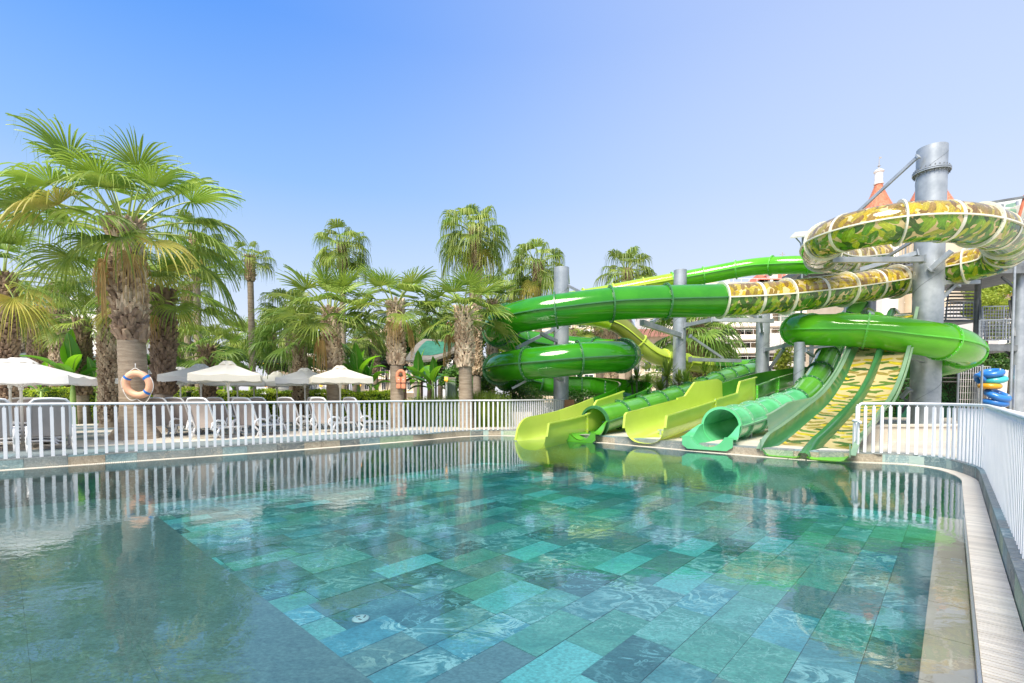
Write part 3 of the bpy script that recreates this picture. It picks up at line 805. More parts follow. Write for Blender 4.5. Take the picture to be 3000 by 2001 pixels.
tube_slide(fB, cB, rootB, [(0, d1, 'bright_green', 'tube', None), (d1, dmo-1.2, 'lime_deep', 'tube', None), (dmo-1.2, dmo+.5, 'olive', 'tube', None), (dmo+.5, d2, 'lime', 'tube', None), (d2, d3, 'mid_green', 'tube', None)], .42, 'rib_dark', {'lime': 'rib_lime', 'lime_deep': 'rib_lime', 'olive': 'rib_lime', 'bright_green': 'rib_bright'}, wd=.07, sec=1.5)
trough(fB, cB, d3, cB[-1], .42, rootB, 'mid_green')
tB = fB[-1]; exit_plate(tB[0], tB[1], tB[2], .42, M['mid_green'], rootB, .10)
rel(rootB)

# ---------------- slide C: bright green bend, green flume, second lime exit
ctrlC = [(2560, 950, 23), (2460, 958, 22), (2375, 962, 21), (2334, 964, 20), (2345, 966, 19), (2430, 967, 18.1), (2550, 970, 17.35), (2673, 986, 16.75), (2745, 998, 16.6), (2805, 1013, 17), (2826, 1030, 17.9), (2800, 1050, 19), (2740, 1062, 20), (2640, 1076, 21.2), (2500, 1090, 22.0),
         (2400, 1098, 21.8), (2300, 1112, 20.6), (2230, 1130, 19.0), (2150, 1160, 16.9), (2060, 1187, 15.4), (1990, 1209, 14.1), (1930, 1228, 13.1), (1885, 1241, 12.45)]
ppC = path(ctrlC); fC = frames(ppC); cC = arc(fC)
dfl = near_d(fC, cC, P(2740, 1062, 20), 8); dly = near_d(fC, cC, P(2165, 1153, 17.1), 12); dgd = near_d(fC, cC, P(2040, 1193, 15.0), 12)
rootC = empty('water_slide', (ppC[-1].x, ppC[-1].y, 0), 0, 'bright green slide bending before the tallest column and ending as the middle lime chute', 'water slide', 'water slides')
tube_slide(fC, cC, rootC, [(0, dfl, 'bright_green', 'tube', None), (dfl, dly-.2, 'mid_green', 'flume', uprof(1.2, .32, .40)), (dly-.2, dgd, 'lime', 'flume', hprof(1.15, [(dly-.2, .62), (dly+1.3, .62), (dly+1.5, .26), (99, .22)], [(dly-.2, .45), (dly+.3, .62), (dgd-1.2, .70), (dgd-.5, .30), (99, .26)])), (dgd, cC[-1], 'lime', 'flume', endprof(1.12, .22, .26, cC[-1]+.02, .14, .22))], .6, 'rib_bright', {'lime': 'rib_lime'}, wd=.06, sec=2.4)
rel(rootC)

# ---------------- slide D: steep clear green tube ending in the mint mouth
ctrlD = [(2520, 880, 26.5), (2500, 912, 25.8), (2472, 950, 25), (2450, 985, 23), (2435, 1020, 21.6), (2415, 1062, 20.2), (2394, 1106, 18.8), (2366, 1142, 17.5), (2325, 1178, 16.2), (2255, 1206, 14.8), (2178, 1230, 13.4), (2128, 1245, 12.4), (2101, 1250, 11.85), (2072, 1256, 11.25)]
ppD = path(ctrlD); fD = frames(ppD); cD = arc(fD)
e1 = near_d(fD, cD, P(2300, 1190, 16.4)); e2 = near_d(fD, cD, P(2112, 1249, 12.15))
rootD = empty('water_slide', (ppD[-1].x, ppD[-1].y, 0), 0, 'steep translucent green tube slide dropping to the wide mint green tube mouth', 'water slide', 'water slides')
tube_slide(fD, cD, rootD, [(0, e1, 'mid_green', 'tube', None), (e1, e2, 'mint', 'tube', None)], .44, 'rib_dark', {'mint': 'rib_mint'}, wd=.06, sec=1.25, secs={'mid_green': 2.1})
trough(fD, cD, e2, cD[-1], .44, rootD, 'mint')
tD = fD[-1]; exit_plate(tD[0], tD[1], tD[2], .44, M['mint'], rootD, .14)
rel(rootD)
# half shell cover plates on the mint part
for fr_, cu_, dd, rt, mt in ((fB, cB, d3, rootB, 'rib_dark'), (fD, cD, e2, rootD, 'mint')):
    i = min(range(len(cu_)), key=lambda q: abs(cu_[q]-dd)); rr = .42 if rt is rootB else .44
    mb, _ = ring_at(fr_, i, ringprof(rr-.01), .06, .10); o = mb.build('mouth_ring', M[mt], rt, auto=30); o.location = -rt.location

# ---------------- slide E: twin lane racing slide
DE = Vector((.70, .714, 0)); BE = Vector((6.24, 10.03, 0)) - DE*.25
zs = [(0, .03), (.6, .11), (1.6, .24), (3.7, .62), (6.2, 1.12), (8.5, 1.9), (10.2, 2.75), (11.3, 3.35), (12.3, 4.1), (13.2, 4.6), (14.2, 4.75), (15.2, 4.78)]
ppE = catmull([BE+DE*a+Z*z_ for a, z_ in zs], .15)
for _ in range(4): ppE = [ppE[0]]+[(ppE[i-1]+ppE[i]*2+ppE[i+1])/4 for i in range(1, len(ppE)-1)]+[ppE[-1]]
ppE = ppE[::-1]; fE = frames(ppE); cE = arc(fE)
rootE = empty('twin_lane_slide', BE, 0, 'two lane racing slide with leaf printed cream lanes and clear green side walls', 'water slide', 'water slides')
HW = .80
# facing down the slide: sx points to the viewer's left side of the photo (negative n is left)
def colprof(xs): return xs
laneL = [(.09, .02), (.16, .0), (.64, .0), (.72, .03)]
nsec = 9; LE = cE[-1]
for q in range(nsec):
    a = min(range(len(cE)), key=lambda i: abs(cE[i]-LE*q/nsec)); c = min(range(len(cE)), key=lambda i: abs(cE[i]-LE*(q+1)/nsec))
    last = q == nsec-1
    if last:
        c2 = min(range(len(cE)), key=lambda i: abs(cE[i]-(LE-.95)))
    for sg in (-1, 1):
        pr = [(sg*x, y) for x, y in laneL]
        if last:
            sweep(fE, cE, a, c2, pr).build('lane_section', M['lane'], rootE, auto=40)
            sweep(fE, cE, c2, c, [(sg*.06, .03)]+pr+[(sg*.76, .06)]).build('lane_lip', M['bright_green'], rootE, auto=40)
        else: sweep(fE, cE, a, c, pr).build('lane_section', M['lane'], rootE, auto=40)
    # centre hump
    def hump(d):
        h = .26 if d < LE-1.0 else .26-.14*(d-LE+1.0)/1.0
        return [(-.11, .02), (-.085, h*.8), (-.045, h), (.045, h), (.085, h*.8), (.11, .02)]
    sweep(fE, cE, a, c, hump).build('divider', M['green_glass2'], rootE, auto=40)
    for sg in (-1, 1):
        def wall(d, sg=sg):
            h = .36 if d < LE-.9 else .36-.22*((d-LE+.9)/.9)**2
            return [(sg*.71, .025), (sg*.77, .10), (sg*.80, h-.02), (sg*.80, h), (sg*.90, h), (sg*.90, h-.04)]
        w_ = sweep(fE, cE, a, c, wall).build('side_wall', M['green_glass2'], rootE, auto=40)
        sweep(fE, cE, a, c, lambda d, sg=sg: [(x*1.0+sg*.002, y+.004) for x, y in wall(d)[3:5]]).build('rim', M['green_glass'], w_)
        f_, _ = ring_at(fE, c, [(sg*.80, .1), (sg*.80, .36)][::(1 if sg > 0 else 1)], .02*sg, .03)
        f_.build('joint', M['green_glass'], w_)
# tall outer guard on the left flank
def gprof(sg):
    def f(d):
        h = .40+.34*max(0, min(1, (d-(LE-5.2))/2.5)); h *= (1 if sg > 0 else .7)
        return [(sg*.905, .28), (sg*.93, h+.0), (sg*.965, h+.02), (sg*.965, h-.01)]
    return f
ga = min(range(len(cE)), key=lambda i: abs(cE[i]-LE*.25)); gb = min(range(len(cE)), key=lambda i: abs(cE[i]-(LE-.95)))
for sg in (-1, 1):
    for q in range(4):
        a = ga+(gb-ga)*q//4; c = ga+(gb-ga)*(q+1)//4
        sweep(fE, cE, a, c, gprof(sg)).build('guard_panel', M['green_glass'], rootE, auto=40)
rel(rootE)

# ------------------------------------------------------------------ steel columns and arms
def column(px, ytop, Y, r, zb, label, arms=(), weld=True, collar=None, open_top=True, name='support_column', group='steel support columns of the slides'):
    top = P(px, ytop, Y); bx = Vector((top.x, top.y, zb))
    e = empty(name, bx, 0, label, 'column', group); h = top.z-zb
    b = MB(); b.lathe([(r, 0), (r, h), (r-.03, h), (r-.03, h-.4)], 32, cap=False); b.build('shaft', M['galv'], e, auto=40)
    b = MB(); b.lathe([(r+.16, 0), (r+.16, .03), (r+.002, .03)], 24, cap=False)
    for k in range(12): a = k*math.pi/6; b.box((math.cos(a)*(r+.07), math.sin(a)*(r+.07), .12), (.14, .012, .2), Matrix.Rotation(a, 3, 'Z'), .5)
    b.build('base_plate', M['galv'], e)
    if weld:
        b = MB(); turns = h/(r*4.6); n = int(turns*28)
        pts = [(math.cos(2*math.pi*turns*k/n)*(r+.002), math.sin(2*math.pi*turns*k/n)*(r+.002), h*k/n) for k in range(n+1)]
        b.tube(pts, .007, 4); b.build('weld_seam', M['galv_dark'], e)
    if collar is not None:
        zc = P(px, collar, Y).z-zb; b = MB(); b.lathe([(r, -.05), (r+.11, -.05), (r+.11, -.01), (r, -.01)], 32, c=(0, 0, zc), cap=False); b.lathe([(r, .01), (r+.11, .01), (r+.11, .05), (r, .05)], 32, c=(0, 0, zc), cap=False)
        cl = b.build('collar', M['galv'], e, auto=30); b = MB()
        for k in range(24): a = k*math.pi/12; b.tube([(math.cos(a)*(r+.06), math.sin(a)*(r+.06), zc-.13), (math.cos(a)*(r+.06), math.sin(a)*(r+.06), zc+.13)], .018, 6)
        b.build('collar_bolts', M['galv_dark'], cl)
        props(cl.children[0], kind='stuff')
    for a in arms:
        (x0, y0, Y0), (x1, y1, Y1), w_ = a
        b = MB(); p0 = P(x0, y0, Y0)-bx; p1 = P(x1, y1, Y1)-bx; b.beam(p0, p1, w_, w_*1.25); b.beam(p0-(p1-p0).normalized()*.02, p0+(p1-p0).normalized()*.03, w_*1.9, w_*2)
        b.build('arm', M['galv'], e)
    return e
column(2731, 434, 18.4, .47, .0, 'tallest steel column with a bolted collar, standing inside the leaf printed ring', collar=505, arms=[
    ((2703, 760, 18.0), (2435, 762, 17.6), .15), ((2690, 740, 18.4), (2520, 790, 19.5), .13), ((2726, 790, 17.95), (2788, 735, 17.4), .13), ((2760, 828, 18.8), (2868, 826, 19), .12),
    ((2752, 882, 18.8), (2800, 832, 19), .1), ((2690, 458, 18.2), (2512, 622, 20.3), .09), ((2706, 1055, 17.95), (2645, 1038, 17.2), .12), ((2684, 700, 18.6), (2562, 775, 20.6), .09), ((2752, 800, 18.6), (2812, 838, 19.4), .09),
    ((2664, 1140, 18.3), (2640, 1165, 18.6), .1)])
column(1645, 785, 20.4, .325, .1, 'steel column in the middle of the dark green coil', arms=[
    ((1662, 835, 20.4), (1715, 862, 18.6), .09), ((1632, 1000, 20.2), (1585, 978, 19), .11), ((1622, 965, 20.3), (1512, 1020, 18.9), .10), ((1648, 1114, 20), (1618, 1098, 17.9), .12), ((1570, 1100, 19.2), (1500, 1138, 19), .07)])
column(1993, 792, 23, .30, .0, 'bluish steel column right of the coil, in front of the lime tube', arms=[
    ((1992, 982, 22.7), (1880, 945, 18.6), .17), ((2010, 953, 22.7), (2088, 936, 20.5), .13), ((2086, 936, 20.4), (2268, 940, 19.4), .13), ((2022, 1053, 22.9), (2170, 1057, 23.6), .13), ((2022, 985, 23), (2118, 1050, 23.6), .09), ((1910, 945, 20), (1935, 925, 20.5), .09)])
column(2236, 915, 23, .30, .0, 'steel column behind the green flume, left of the bright green bend', arms=[
    ((2244, 1025, 22.7), (2322, 1008, 20), .12), ((2255, 1080, 23), (2296, 1022, 20.6), .1), ((2232, 968, 22.7), (2228, 920, 20), .1), ((2216, 930, 23), (2180, 915, 21.5), .09)])
column(2342, 1003, 18.6, .185, .0, 'slim pale steel column in front of the green flume', arms=[((2352, 1022, 18.6), (2440, 1012, 20.5), .08), ((2358, 1026, 18.6), (2384, 1044, 20), .08)])
column(2424, 1095, 21.5, .24, .0, 'short steel column under the flume beside the steep tube', arms=[((2418, 1140, 21.4), (2390, 1132, 20.8), .08)])
column(1948, 1030, 24.5, .15, .0, 'small steel column carrying the lime tube', arms=[((1945, 1041, 24.5), (1860, 1030, 23.4), .09), ((1936, 1075, 24.5), (1880, 1032, 23.6), .07)])
column(2378, 1005, 24.5, .10, .0, 'thin dark steel post between the pale columns', weld=False)
column(2545, 880, 27, .35, .0, 'steel column behind the bright green bend under the tower', weld=False)
# little foot stands under the tube exits

for (px, py, Y, zt, lab) in ((1770, 1270, 14.9, .36, 'short adjustable steel foot under the dark green tube end'), (1935, 1265, 13.6, .2, 'short steel foot under the middle lime chute'), (2200, 1278, 13.2, .40, 'short steel foot under the mint tube'), (2300, 1262, 15.6, .66, 'steel foot under the steep tube where it levels')):
    q = P(px, py, Y); e = empty('foot_stand', (q.x, q.y, DZ-.02), 0, lab, 'foot stand', 'steel foot stands under the slide ends')
    b = MB(); b.box((0, 0, .01), (.2, .2, .02)); b.build('base_plate', M['galv'], e); b = MB(); b.tube([(0, 0, .02), (0, 0, zt)], .03, 8); b.box((0, 0, zt), (.16, .08, .03)); b.build('post', M['galv'], e)
# dark signal lead on the left column
# ================================================================== PALMS
def leafmat(name, a, b_, t1, trans=.36, rough=.42):
    return mat(name, a, b_, 1.6, rough, 0, 0, None, None, 0, 'pos', 3, trans, None, .4, .22)
M['frond_green'] = leafmat('frond_green', (.13, .24, .03), (.32, .39, .07), None)
M['frond_fresh'] = leafmat('frond_fresh', (.21, .35, .04), (.36, .48, .07), None)
M['frond_old'] = leafmat('frond_old', (.36, .40, .06), (.58, .48, .12), None)
M['frond_dry'] = leafmat('frond_dry', (.42, .27, .09), (.58, .40, .17), None, .3, .7)
M['petiole'] = mat('petiole', (.30, .40, .08), (.40, .46, .12), 3, .4)
M['frond_dark'] = leafmat('frond_dark', (.12, .24, .04), (.22, .34, .06), None)
M['bark_smooth'] = mat('palm_bark_smooth', (.26, .20, .14), (.42, .34, .25), 3.0, .85, 0, .9, 16, (1, 1, 6), detail=9)
M['bark_grey'] = mat('palm_bark_grey', (.24, .19, .15), (.36, .30, .25), 3.0, .85, 0, .9, 14, (1, 1, 8), detail=9)
M['bark_fibre'] = mat('palm_fibre', (.045, .028, .018), (.11, .065, .04), 6, .95, 0, 1.0, 30, detail=9)
M['boot'] = mat('palm_boot', (.28, .19, .12), (.66, .53, .38), 6.0, .8, 0, .6, 30, (1, 1, .4), objvar=.3, lo=.40, hi=.60)
M['boot_dark'] = mat('palm_boot_brown', (.17, .11, .075), (.42, .30, .20), 7.0, .8, 0, .6, 30, (1, 1, .4), objvar=.3)
M['thatch'] = mat('dry_thatch', (.22, .13, .07), (.48, .30, .15), 5, .9, 0, .6, 30)

def frond_mesh(name, el, seed, L=1.0, pet=1.0, nseg=34, droop=.5, leafm='frond_green', span=118, st=6, threads=0, split=.42):
    """a fan leaf in its XZ plane pointing to +X at elevation el; gravity is -Z"""
    rnd = random.Random(seed); b = MB(); e = R(el)
    # petiole sags a little
    pts = []; n = 6
    for k in range(n+1):
        t = k/n; ee = e - R(20)*t*t*(1 if el > -20 else .3)
        pts.append((pts[-1] + Vector((math.cos(ee), 0, math.sin(ee)))*(pet/n)) if pts else Vector((0, 0, 0)))
    b.cm = 1; b.tube(pts, [.030-.017*k/n for k in range(n+1)], 5); b.cm = 0
    hub = pts[-1]; ee = e-R(20)
    d = Vector((math.cos(ee), 0, math.sin(ee))); nrm = Vector((-math.sin(ee), 0, math.cos(ee))); Y = Vector((0, 1, 0))
    tilt = R(rnd.uniform(-25, 25)); Yt = Y*math.cos(tilt)+nrm*math.sin(tilt); nt_ = nrm*math.cos(tilt)-Y*math.sin(tilt)
    for i in range(nseg):
        a = R(-span+2*span*(i+.5)/nseg); aw = 2*R(span)/nseg
        ln = L*(.62+.38*math.cos(a*.75))*rnd.uniform(.92, 1.06)
        dr = droop*rnd.uniform(.7, 1.35); side = rnd.uniform(-.06, .06)
        base_dir = d*math.cos(a)+Yt*math.sin(a)+nt_*(.30*abs(math.sin(a*.6)))
        base_dir.normalize()
        perp = base_dir.cross(nt_).normalized(); prev = None; pz = nt_*(.010 if i % 2 else -.010)
        ps = []
        for k in range(st+1):
            t = k/st; r = ln*t
            p = hub+base_dir*r+perp*(side*r*t)
            q = max(0, t-split*.75)
            p = p + Vector((0, 0, -1))*(dr*ln*q*q*2.1)
            # a drooped tip cannot get longer
            if q > 0: p = p - base_dir*(dr*ln*q*q*.75)
            wdt = r*aw*.50 if t < split else ln*split*aw*.44*max(0.02, (1-(t-split)/(1-split)))**.8
            wdt = max(wdt, .0025)
            ps.append((p, wdt))
        bb = len(b.v)
        for k, (p, wd_) in enumerate(ps):
            s_ = pz*min(1, k/2)*L
            b.v.append(tuple(p-perp*wd_+s_)); b.v.append(tuple(p+perp*wd_-s_))
        for k in range(st):
            b.face((bb+2*k, bb+2*k+1, bb+2*k+3, bb+2*k+2))
        if threads and i % 2 == 0:
            p, _ = ps[-2]; q1 = p+Vector((rnd.uniform(-.05, .05), rnd.uniform(-.05, .05), -rnd.uniform(.1, .35)))*L
            w_ = Vector((.0022, .0022, 0)); bb = len(b.v); b.v += [tuple(p-w_), tuple(p+w_), tuple(q1+w_*.5), tuple(q1-w_*.5)]; b.face((bb, bb+1, bb+2, bb+3))
    return b.mesh(name, [M[leafm], M['petiole' if leafm != 'frond_dry' else 'thatch']])

FR = {}
def fronds(kind, el, var):
    els = [80, 62, 45, 28, 10, -8, -28, -50, -72]; e = min(els, key=lambda q: abs(q-el)); key = (kind, e, var)
    if key not in FR:
        sd_ = hash((kind, e, var)) % 1000 if False else (len(FR)*37+11)
        if kind == 'big':
            lm = 'frond_fresh' if e > 40 or (e > 5 and var) else 'frond_green' if e > -20 else 'frond_old'
            FR[key] = frond_mesh('frond', e, sd_, 1.25, 1.30, 46, .22 if e > 40 else .42, lm, 112, 8, 1, .36)
        elif kind == 'fan':      # stiff young-looking crown with ragged skirt
            lm = 'frond_fresh' if e > 50 else 'frond_green'
            FR[key] = frond_mesh('frond', e, sd_, .95, .90, 32, .12 if e > 40 else .30, lm, 112, 5, 0, .44)
        elif kind == 'tall':     # Washingtonia robusta: drooping ends
            lm = 'frond_green' if e > -30 else 'frond_old'
            FR[key] = frond_mesh('frond', e, sd_, .95, .80, 26, .85, lm, 105, 5, 0, .45)
        elif kind == 'dark':
            FR[key] = frond_mesh('frond', e, sd_, .95, .9, 26, .5, 'frond_dark' if e < 40 else 'frond_green', 112, 5)
        elif kind == 'dry':
            FR[key] = frond_mesh('dry_frond', e, sd_, .8, .7, 22, 1.0, 'frond_dry', 95, 5)
        elif kind == 'old':
            FR[key] = frond_mesh('frond', e, sd_, 1.05, 1.3, 36, .40, 'frond_old', 105, 7, 1)
    return FR[key]

def boot_mesh(name, m, seed):
    rnd = random.Random(seed); b = MB()
    # a wedge-shaped leaf base, tip pointing up and outwards along +X
    w_, h = .5, 1.0
    w_ = .43; vs = [(0, -w_, -.45*h), (0, w_, -.45*h), (.10, -w_*.78, 0), (.10, w_*.78, 0), (.42, -w_*.42, .55), (.42, w_*.42, .55+rnd.uniform(-.1, .1)), (.26, 0, -.15), (.56, 0, .44), (-.05, -w_*.4, .5), (-.05, w_*.4, .5)]
    b.add(vs, [(0, 6, 2), (0, 1, 6), (1, 3, 6), (2, 6, 7, 4), (6, 3, 5, 7), (4, 7, 5), (2, 4, 8), (3, 9, 5), (4, 5, 9, 8), (0, 2, 8), (1, 9, 3)])
    return b.mesh(name, m)
BOOTS = {k: [boot_mesh('boot', M[k], 3+i) for i in range(3)] for k in ('boot', 'boot_dark')}
def trunk_mesh(name, h, r0, r1, lean, m, rings=0, flare=0.0, n=18, jag=.0, z0=0, seed=1):
    rnd = random.Random(seed); b = MB(); K = max(8, int(h/.16)); bb = 0
    for k in range(K+1):
        t = k/K; z_ = h*t; r = r0+(r1-r0)*t
        if flare and z_ < .9: r += flare*((.9-z_)/.9)**2.2
        if rings: r *= 1+.018*(1 if k % 2 else -1)
        c = Vector(lean)*(t*t*.5+t*.5)
        for q in range(n):
            an = 2*math.pi*q/n; rr_ = r*(1+jag*rnd.uniform(-1, 1))
            if flare and z_ < .7: rr_ *= 1+.10*math.sin(an*5+seed)*((.7-z_)/.7)
            b.v.append((c.x+rr_*math.cos(an), c.y+rr_*math.sin(an), z0+z_))
    for k in range(K):
        for q in range(n): l = (q+1) % n; b.face((k*n+q, k*n+l, (k+1)*n+l, (k+1)*n+q))
    b.face([K*n+q for q in range(n)])
    return b.mesh(name, m, True)
PALMS = 'fan palms around the pool and garden'
def palm(base, top, label, kind='fan', r=.25, boots=(0.4, 1.0), nf=26, size=1.0, smooth='bark_smooth', bootr=1.35, flare=.1, seed=0, elmin=-30, individual=False, skirt=0, dry=0, bootk='boot', bsize=.17, name='fan_palm', rtop=None):
    rnd = random.Random(seed+500); base = Vector(base); top = Vector(top); h = top.z-base.z; lean = (top.x-base.x, top.y-base.y, 0)
    e = empty(name, base, 0, label, 'palm tree', PALMS)
    inst('trunk', trunk_mesh('trunk', h, r, (rtop or r*.85), lean, M[smooth], 1, flare, seed=seed), e)
    # leaf bases
    if boots:
        za, zb = boots[0]*h, boots[1]*h
        rb = r*bootr; dz = bsize*.56; k = 0; z_ = za; parts = []; jb = MB()
        nper = max(7, int(2*math.pi*rb/(bsize*1.05)))
        while z_ < zb+.05:
            for q in range(nper):
                an = 2*math.pi*(q+.5*(k % 2))/nper+rnd.uniform(-.07, .07)+z_*.6
                t = z_/h; c = Vector(lean)*(t*t*.5+t*.5)
                rr_ = rb*.84*(1+.05*math.sin(z_*3+seed)); sc = bsize*rnd.uniform(.85, 1.35); 
                if z_ < za+.25: sc *= 1.15
                parts.append((Vector((c.x+rr_*math.cos(an), c.y+rr_*math.sin(an), z_+rnd.uniform(-.03, .03))), an, sc, rnd.uniform(-.35, .35)))
            z_ += dz; k += 1
        # only what faces the pool is picked out singly on the big palm
        if individual:
            vis = sorted(parts, key=lambda p_: math.sin(p_[1]))
            single, rest = vis[:220], vis[220:]
            for c, an, sc, ty in single:
                kk = 'boot_dark' if (c.z < za+.5 or rnd.random() < .25) else 'boot'
                inst('boot', rnd.choice(BOOTS[kk]), e, c, (rnd.uniform(-.25, .25), ty, an), (sc, sc, sc*1.15))
        else: rest = parts
        bm_ = BOOTS[bootk][0]
        for c, an, sc, ty in rest:
            src = BOOTS[bootk][rnd.randrange(3)]
            Mx = Matrix.Translation(c) @ Matrix.Rotation(an, 4, 'Z') @ Matrix.Rotation(ty, 4, 'Y') @ Matrix.Scale(sc, 4)
            jb.add([Mx @ v.co for v in src.vertices], [tuple(f.vertices) for f in src.polygons])
        props(jb.build('boots', M[bootk], e), kind='stuff')
        # fibre core behind the boots
        inst('fibre_sleeve', trunk_mesh('fibre_sleeve', zb-za+.1, rb*.86, rb*.82, Vector(lean)*((zb-za)/h), M['bark_fibre'], 0, 0, 14, .06, seed=seed), e, (lean[0]*(boots[0]*.7), lean[1]*boots[0]*.7, za-.08))
    tl = Vector((lean[0], lean[1], h))
    for k in range(nf):
        t = (k+.5)/nf; el = 82-(82-elmin)*(t**.80)+rnd.uniform(-7, 7); az = k*2.39996+rnd.uniform(-.3, .3)
        sz = size*rnd.uniform(.88, 1.12)*(.8 if el > 70 else 1)
        kd = kind
        if kind == 'big' and el < 5: kd = 'old' if rnd.random() < .45 else 'big'
        o = inst('frond', fronds(kd, el, k % 2), e, tl+Vector((math.cos(az)*r*.5, math.sin(az)*r*.5, -.05-.30*t*size)), (rnd.uniform(-.12, .12), rnd.uniform(-.1, .1), az), (sz, sz, sz))
    for k in range(dry):
        az = rnd.uniform(0, 6.28); sz = size*rnd.uniform(.7, 1)
        inst('dry_frond', fronds('dry', rnd.choice([-50, -72]), k % 2), e, tl+Vector((math.cos(az)*r*.8, math.sin(az)*r*.8, -.35*size)), (0, 0, az), (sz, sz, sz))
    if skirt:
        b = MB()
        for k in range(90):
            az = rnd.uniform(0, 6.28); z1 = -rnd.uniform(0, skirt*.5); L_ = rnd.uniform(.25, .6)*skirt; w_ = .03
            a = Vector((math.cos(az)*r*.9, math.sin(az)*r*.9, z1)); c = a+Vector((math.cos(az)*.10, math.sin(az)*.10, -L_)); s_ = Vector((-math.sin(az), math.cos(az), 0))*w_
            b.poly([a-s_, a+s_, c+s_*.3, c-s_*.3])
        o = b.build('skirt', M['thatch'], e); o.location = tl; props(o, kind='stuff')
    return e
def gp(px, Y, z=DZ-.02): q = P(px, 1200, Y); return Vector((q.x, q.y, z))
def pal(pxb, pxt, pyt, Y, label, **k):
    """palm whose foot stands in column pxb and whose crown sits at (pxt, pyt)"""
    return palm(gp(pxb, Y), P(pxt, pyt, Y), label, **k)

# the big one by the fence, trimmed below and shaggy above
bt = G(398, 1287, DZ-.02)
palm(bt, P(366, 652, bt.y), 'biggest fan palm, close behind the fence, with the life ring on its trunk', 'big', r=.335, boots=(.48, 1.0), nf=32, size=1.16, bootr=1.12, flare=.30, seed=3, elmin=-12, individual=True, dry=4, bsize=.20, skirt=.5)
pal(478, 480, 860, 15.2, 'thick shaggy palm standing right behind the biggest palm', kind='big', r=.27, boots=(.30, 1.0), nf=24, size=.88, bootr=1.15, flare=.1, seed=5, elmin=-20, bootk='boot_dark', bsize=.20, dry=1, smooth='bark_grey')
pal(322, 318, 800, 17.5, 'slim palm with pale criss-cross bark left of the biggest palm', kind='fan', r=.26, boots=(0.05, 1.0), nf=20, size=1.0, bootr=1.3, seed=6, bsize=.16)
# the three in front of the hedge
pal(979, 968, 905, 17.4, 'front palm behind the rightmost parasol', kind='fan', r=.25, boots=(.53, 1.0), nf=24, size=1.22, bootr=1.2, seed=11, dry=2, elmin=-8, flare=.03)
pal(1164, 1158, 885, 17.3, 'front palm with the orange life jacket on its trunk', kind='fan', r=.25, boots=(.52, 1.0), nf=22, size=1.10, bootr=1.2, seed=12, elmin=-18, flare=.03, dry=2)
pal(1366, 1358, 908, 17.4, 'front palm at the right end of the hedge, nearest the coil', kind='fan', r=.26, boots=(.54, 1.0), nf=22, size=1.05, bootr=1.25, seed=13, dry=2, elmin=-8, flare=.03)
# tall ones against the sky
tall = dict(kind='tall', boots=(.86, 1.0), smooth='bark_smooth', skirt=.8, bsize=.14, flare=.08)
pal(742, 732, 752, 25, 'tall lone palm with a bare curved trunk, small open crown against the sky', r=.17, nf=15, size=.82, seed=21, elmin=-15, **tall)
pal(585, 572, 690, 22, 'tall palm with a yellowing crown behind the biggest palm', r=.17, nf=24, size=1.0, seed=22, elmin=-40, dry=3, **tall)
pal(553, 548, 830, 24, 'bare trunked palm just left of the tall yellowing one', r=.17, nf=16, size=.9, seed=23, elmin=-20, **tall)
pal(1006, 1003, 715, 25, 'tall palm rising directly behind the first front palm', r=.17, nf=30, size=1.02, seed=24, elmin=-40, **tall)
pal(1398, 1392, 675, 22.5, 'tallest palm, left of the coil, with a shaggy pale trunk', kind='tall', r=.20, boots=(.25, 1.0), skirt=1.0, nf=34, size=1.16, seed=25, elmin=-45, smooth='bark_grey', bsize=.16)
pal(1578, 1575, 772, 27, 'tall palm just left of the coil column', r=.24, nf=32, size=1.18, seed=26, elmin=-45, **tall)
pal(1842, 1838, 790, 30, 'tall palm above the middle of the coil', r=.24, nf=30, size=1.22, seed=27, elmin=-45, **tall)
pal(1502, 1500, 835, 30, 'yellowish palm half hidden left of the tall coil palm', kind='tall', r=.2, boots=None, nf=20, size=1.1, seed=28, elmin=-45, dry=4)
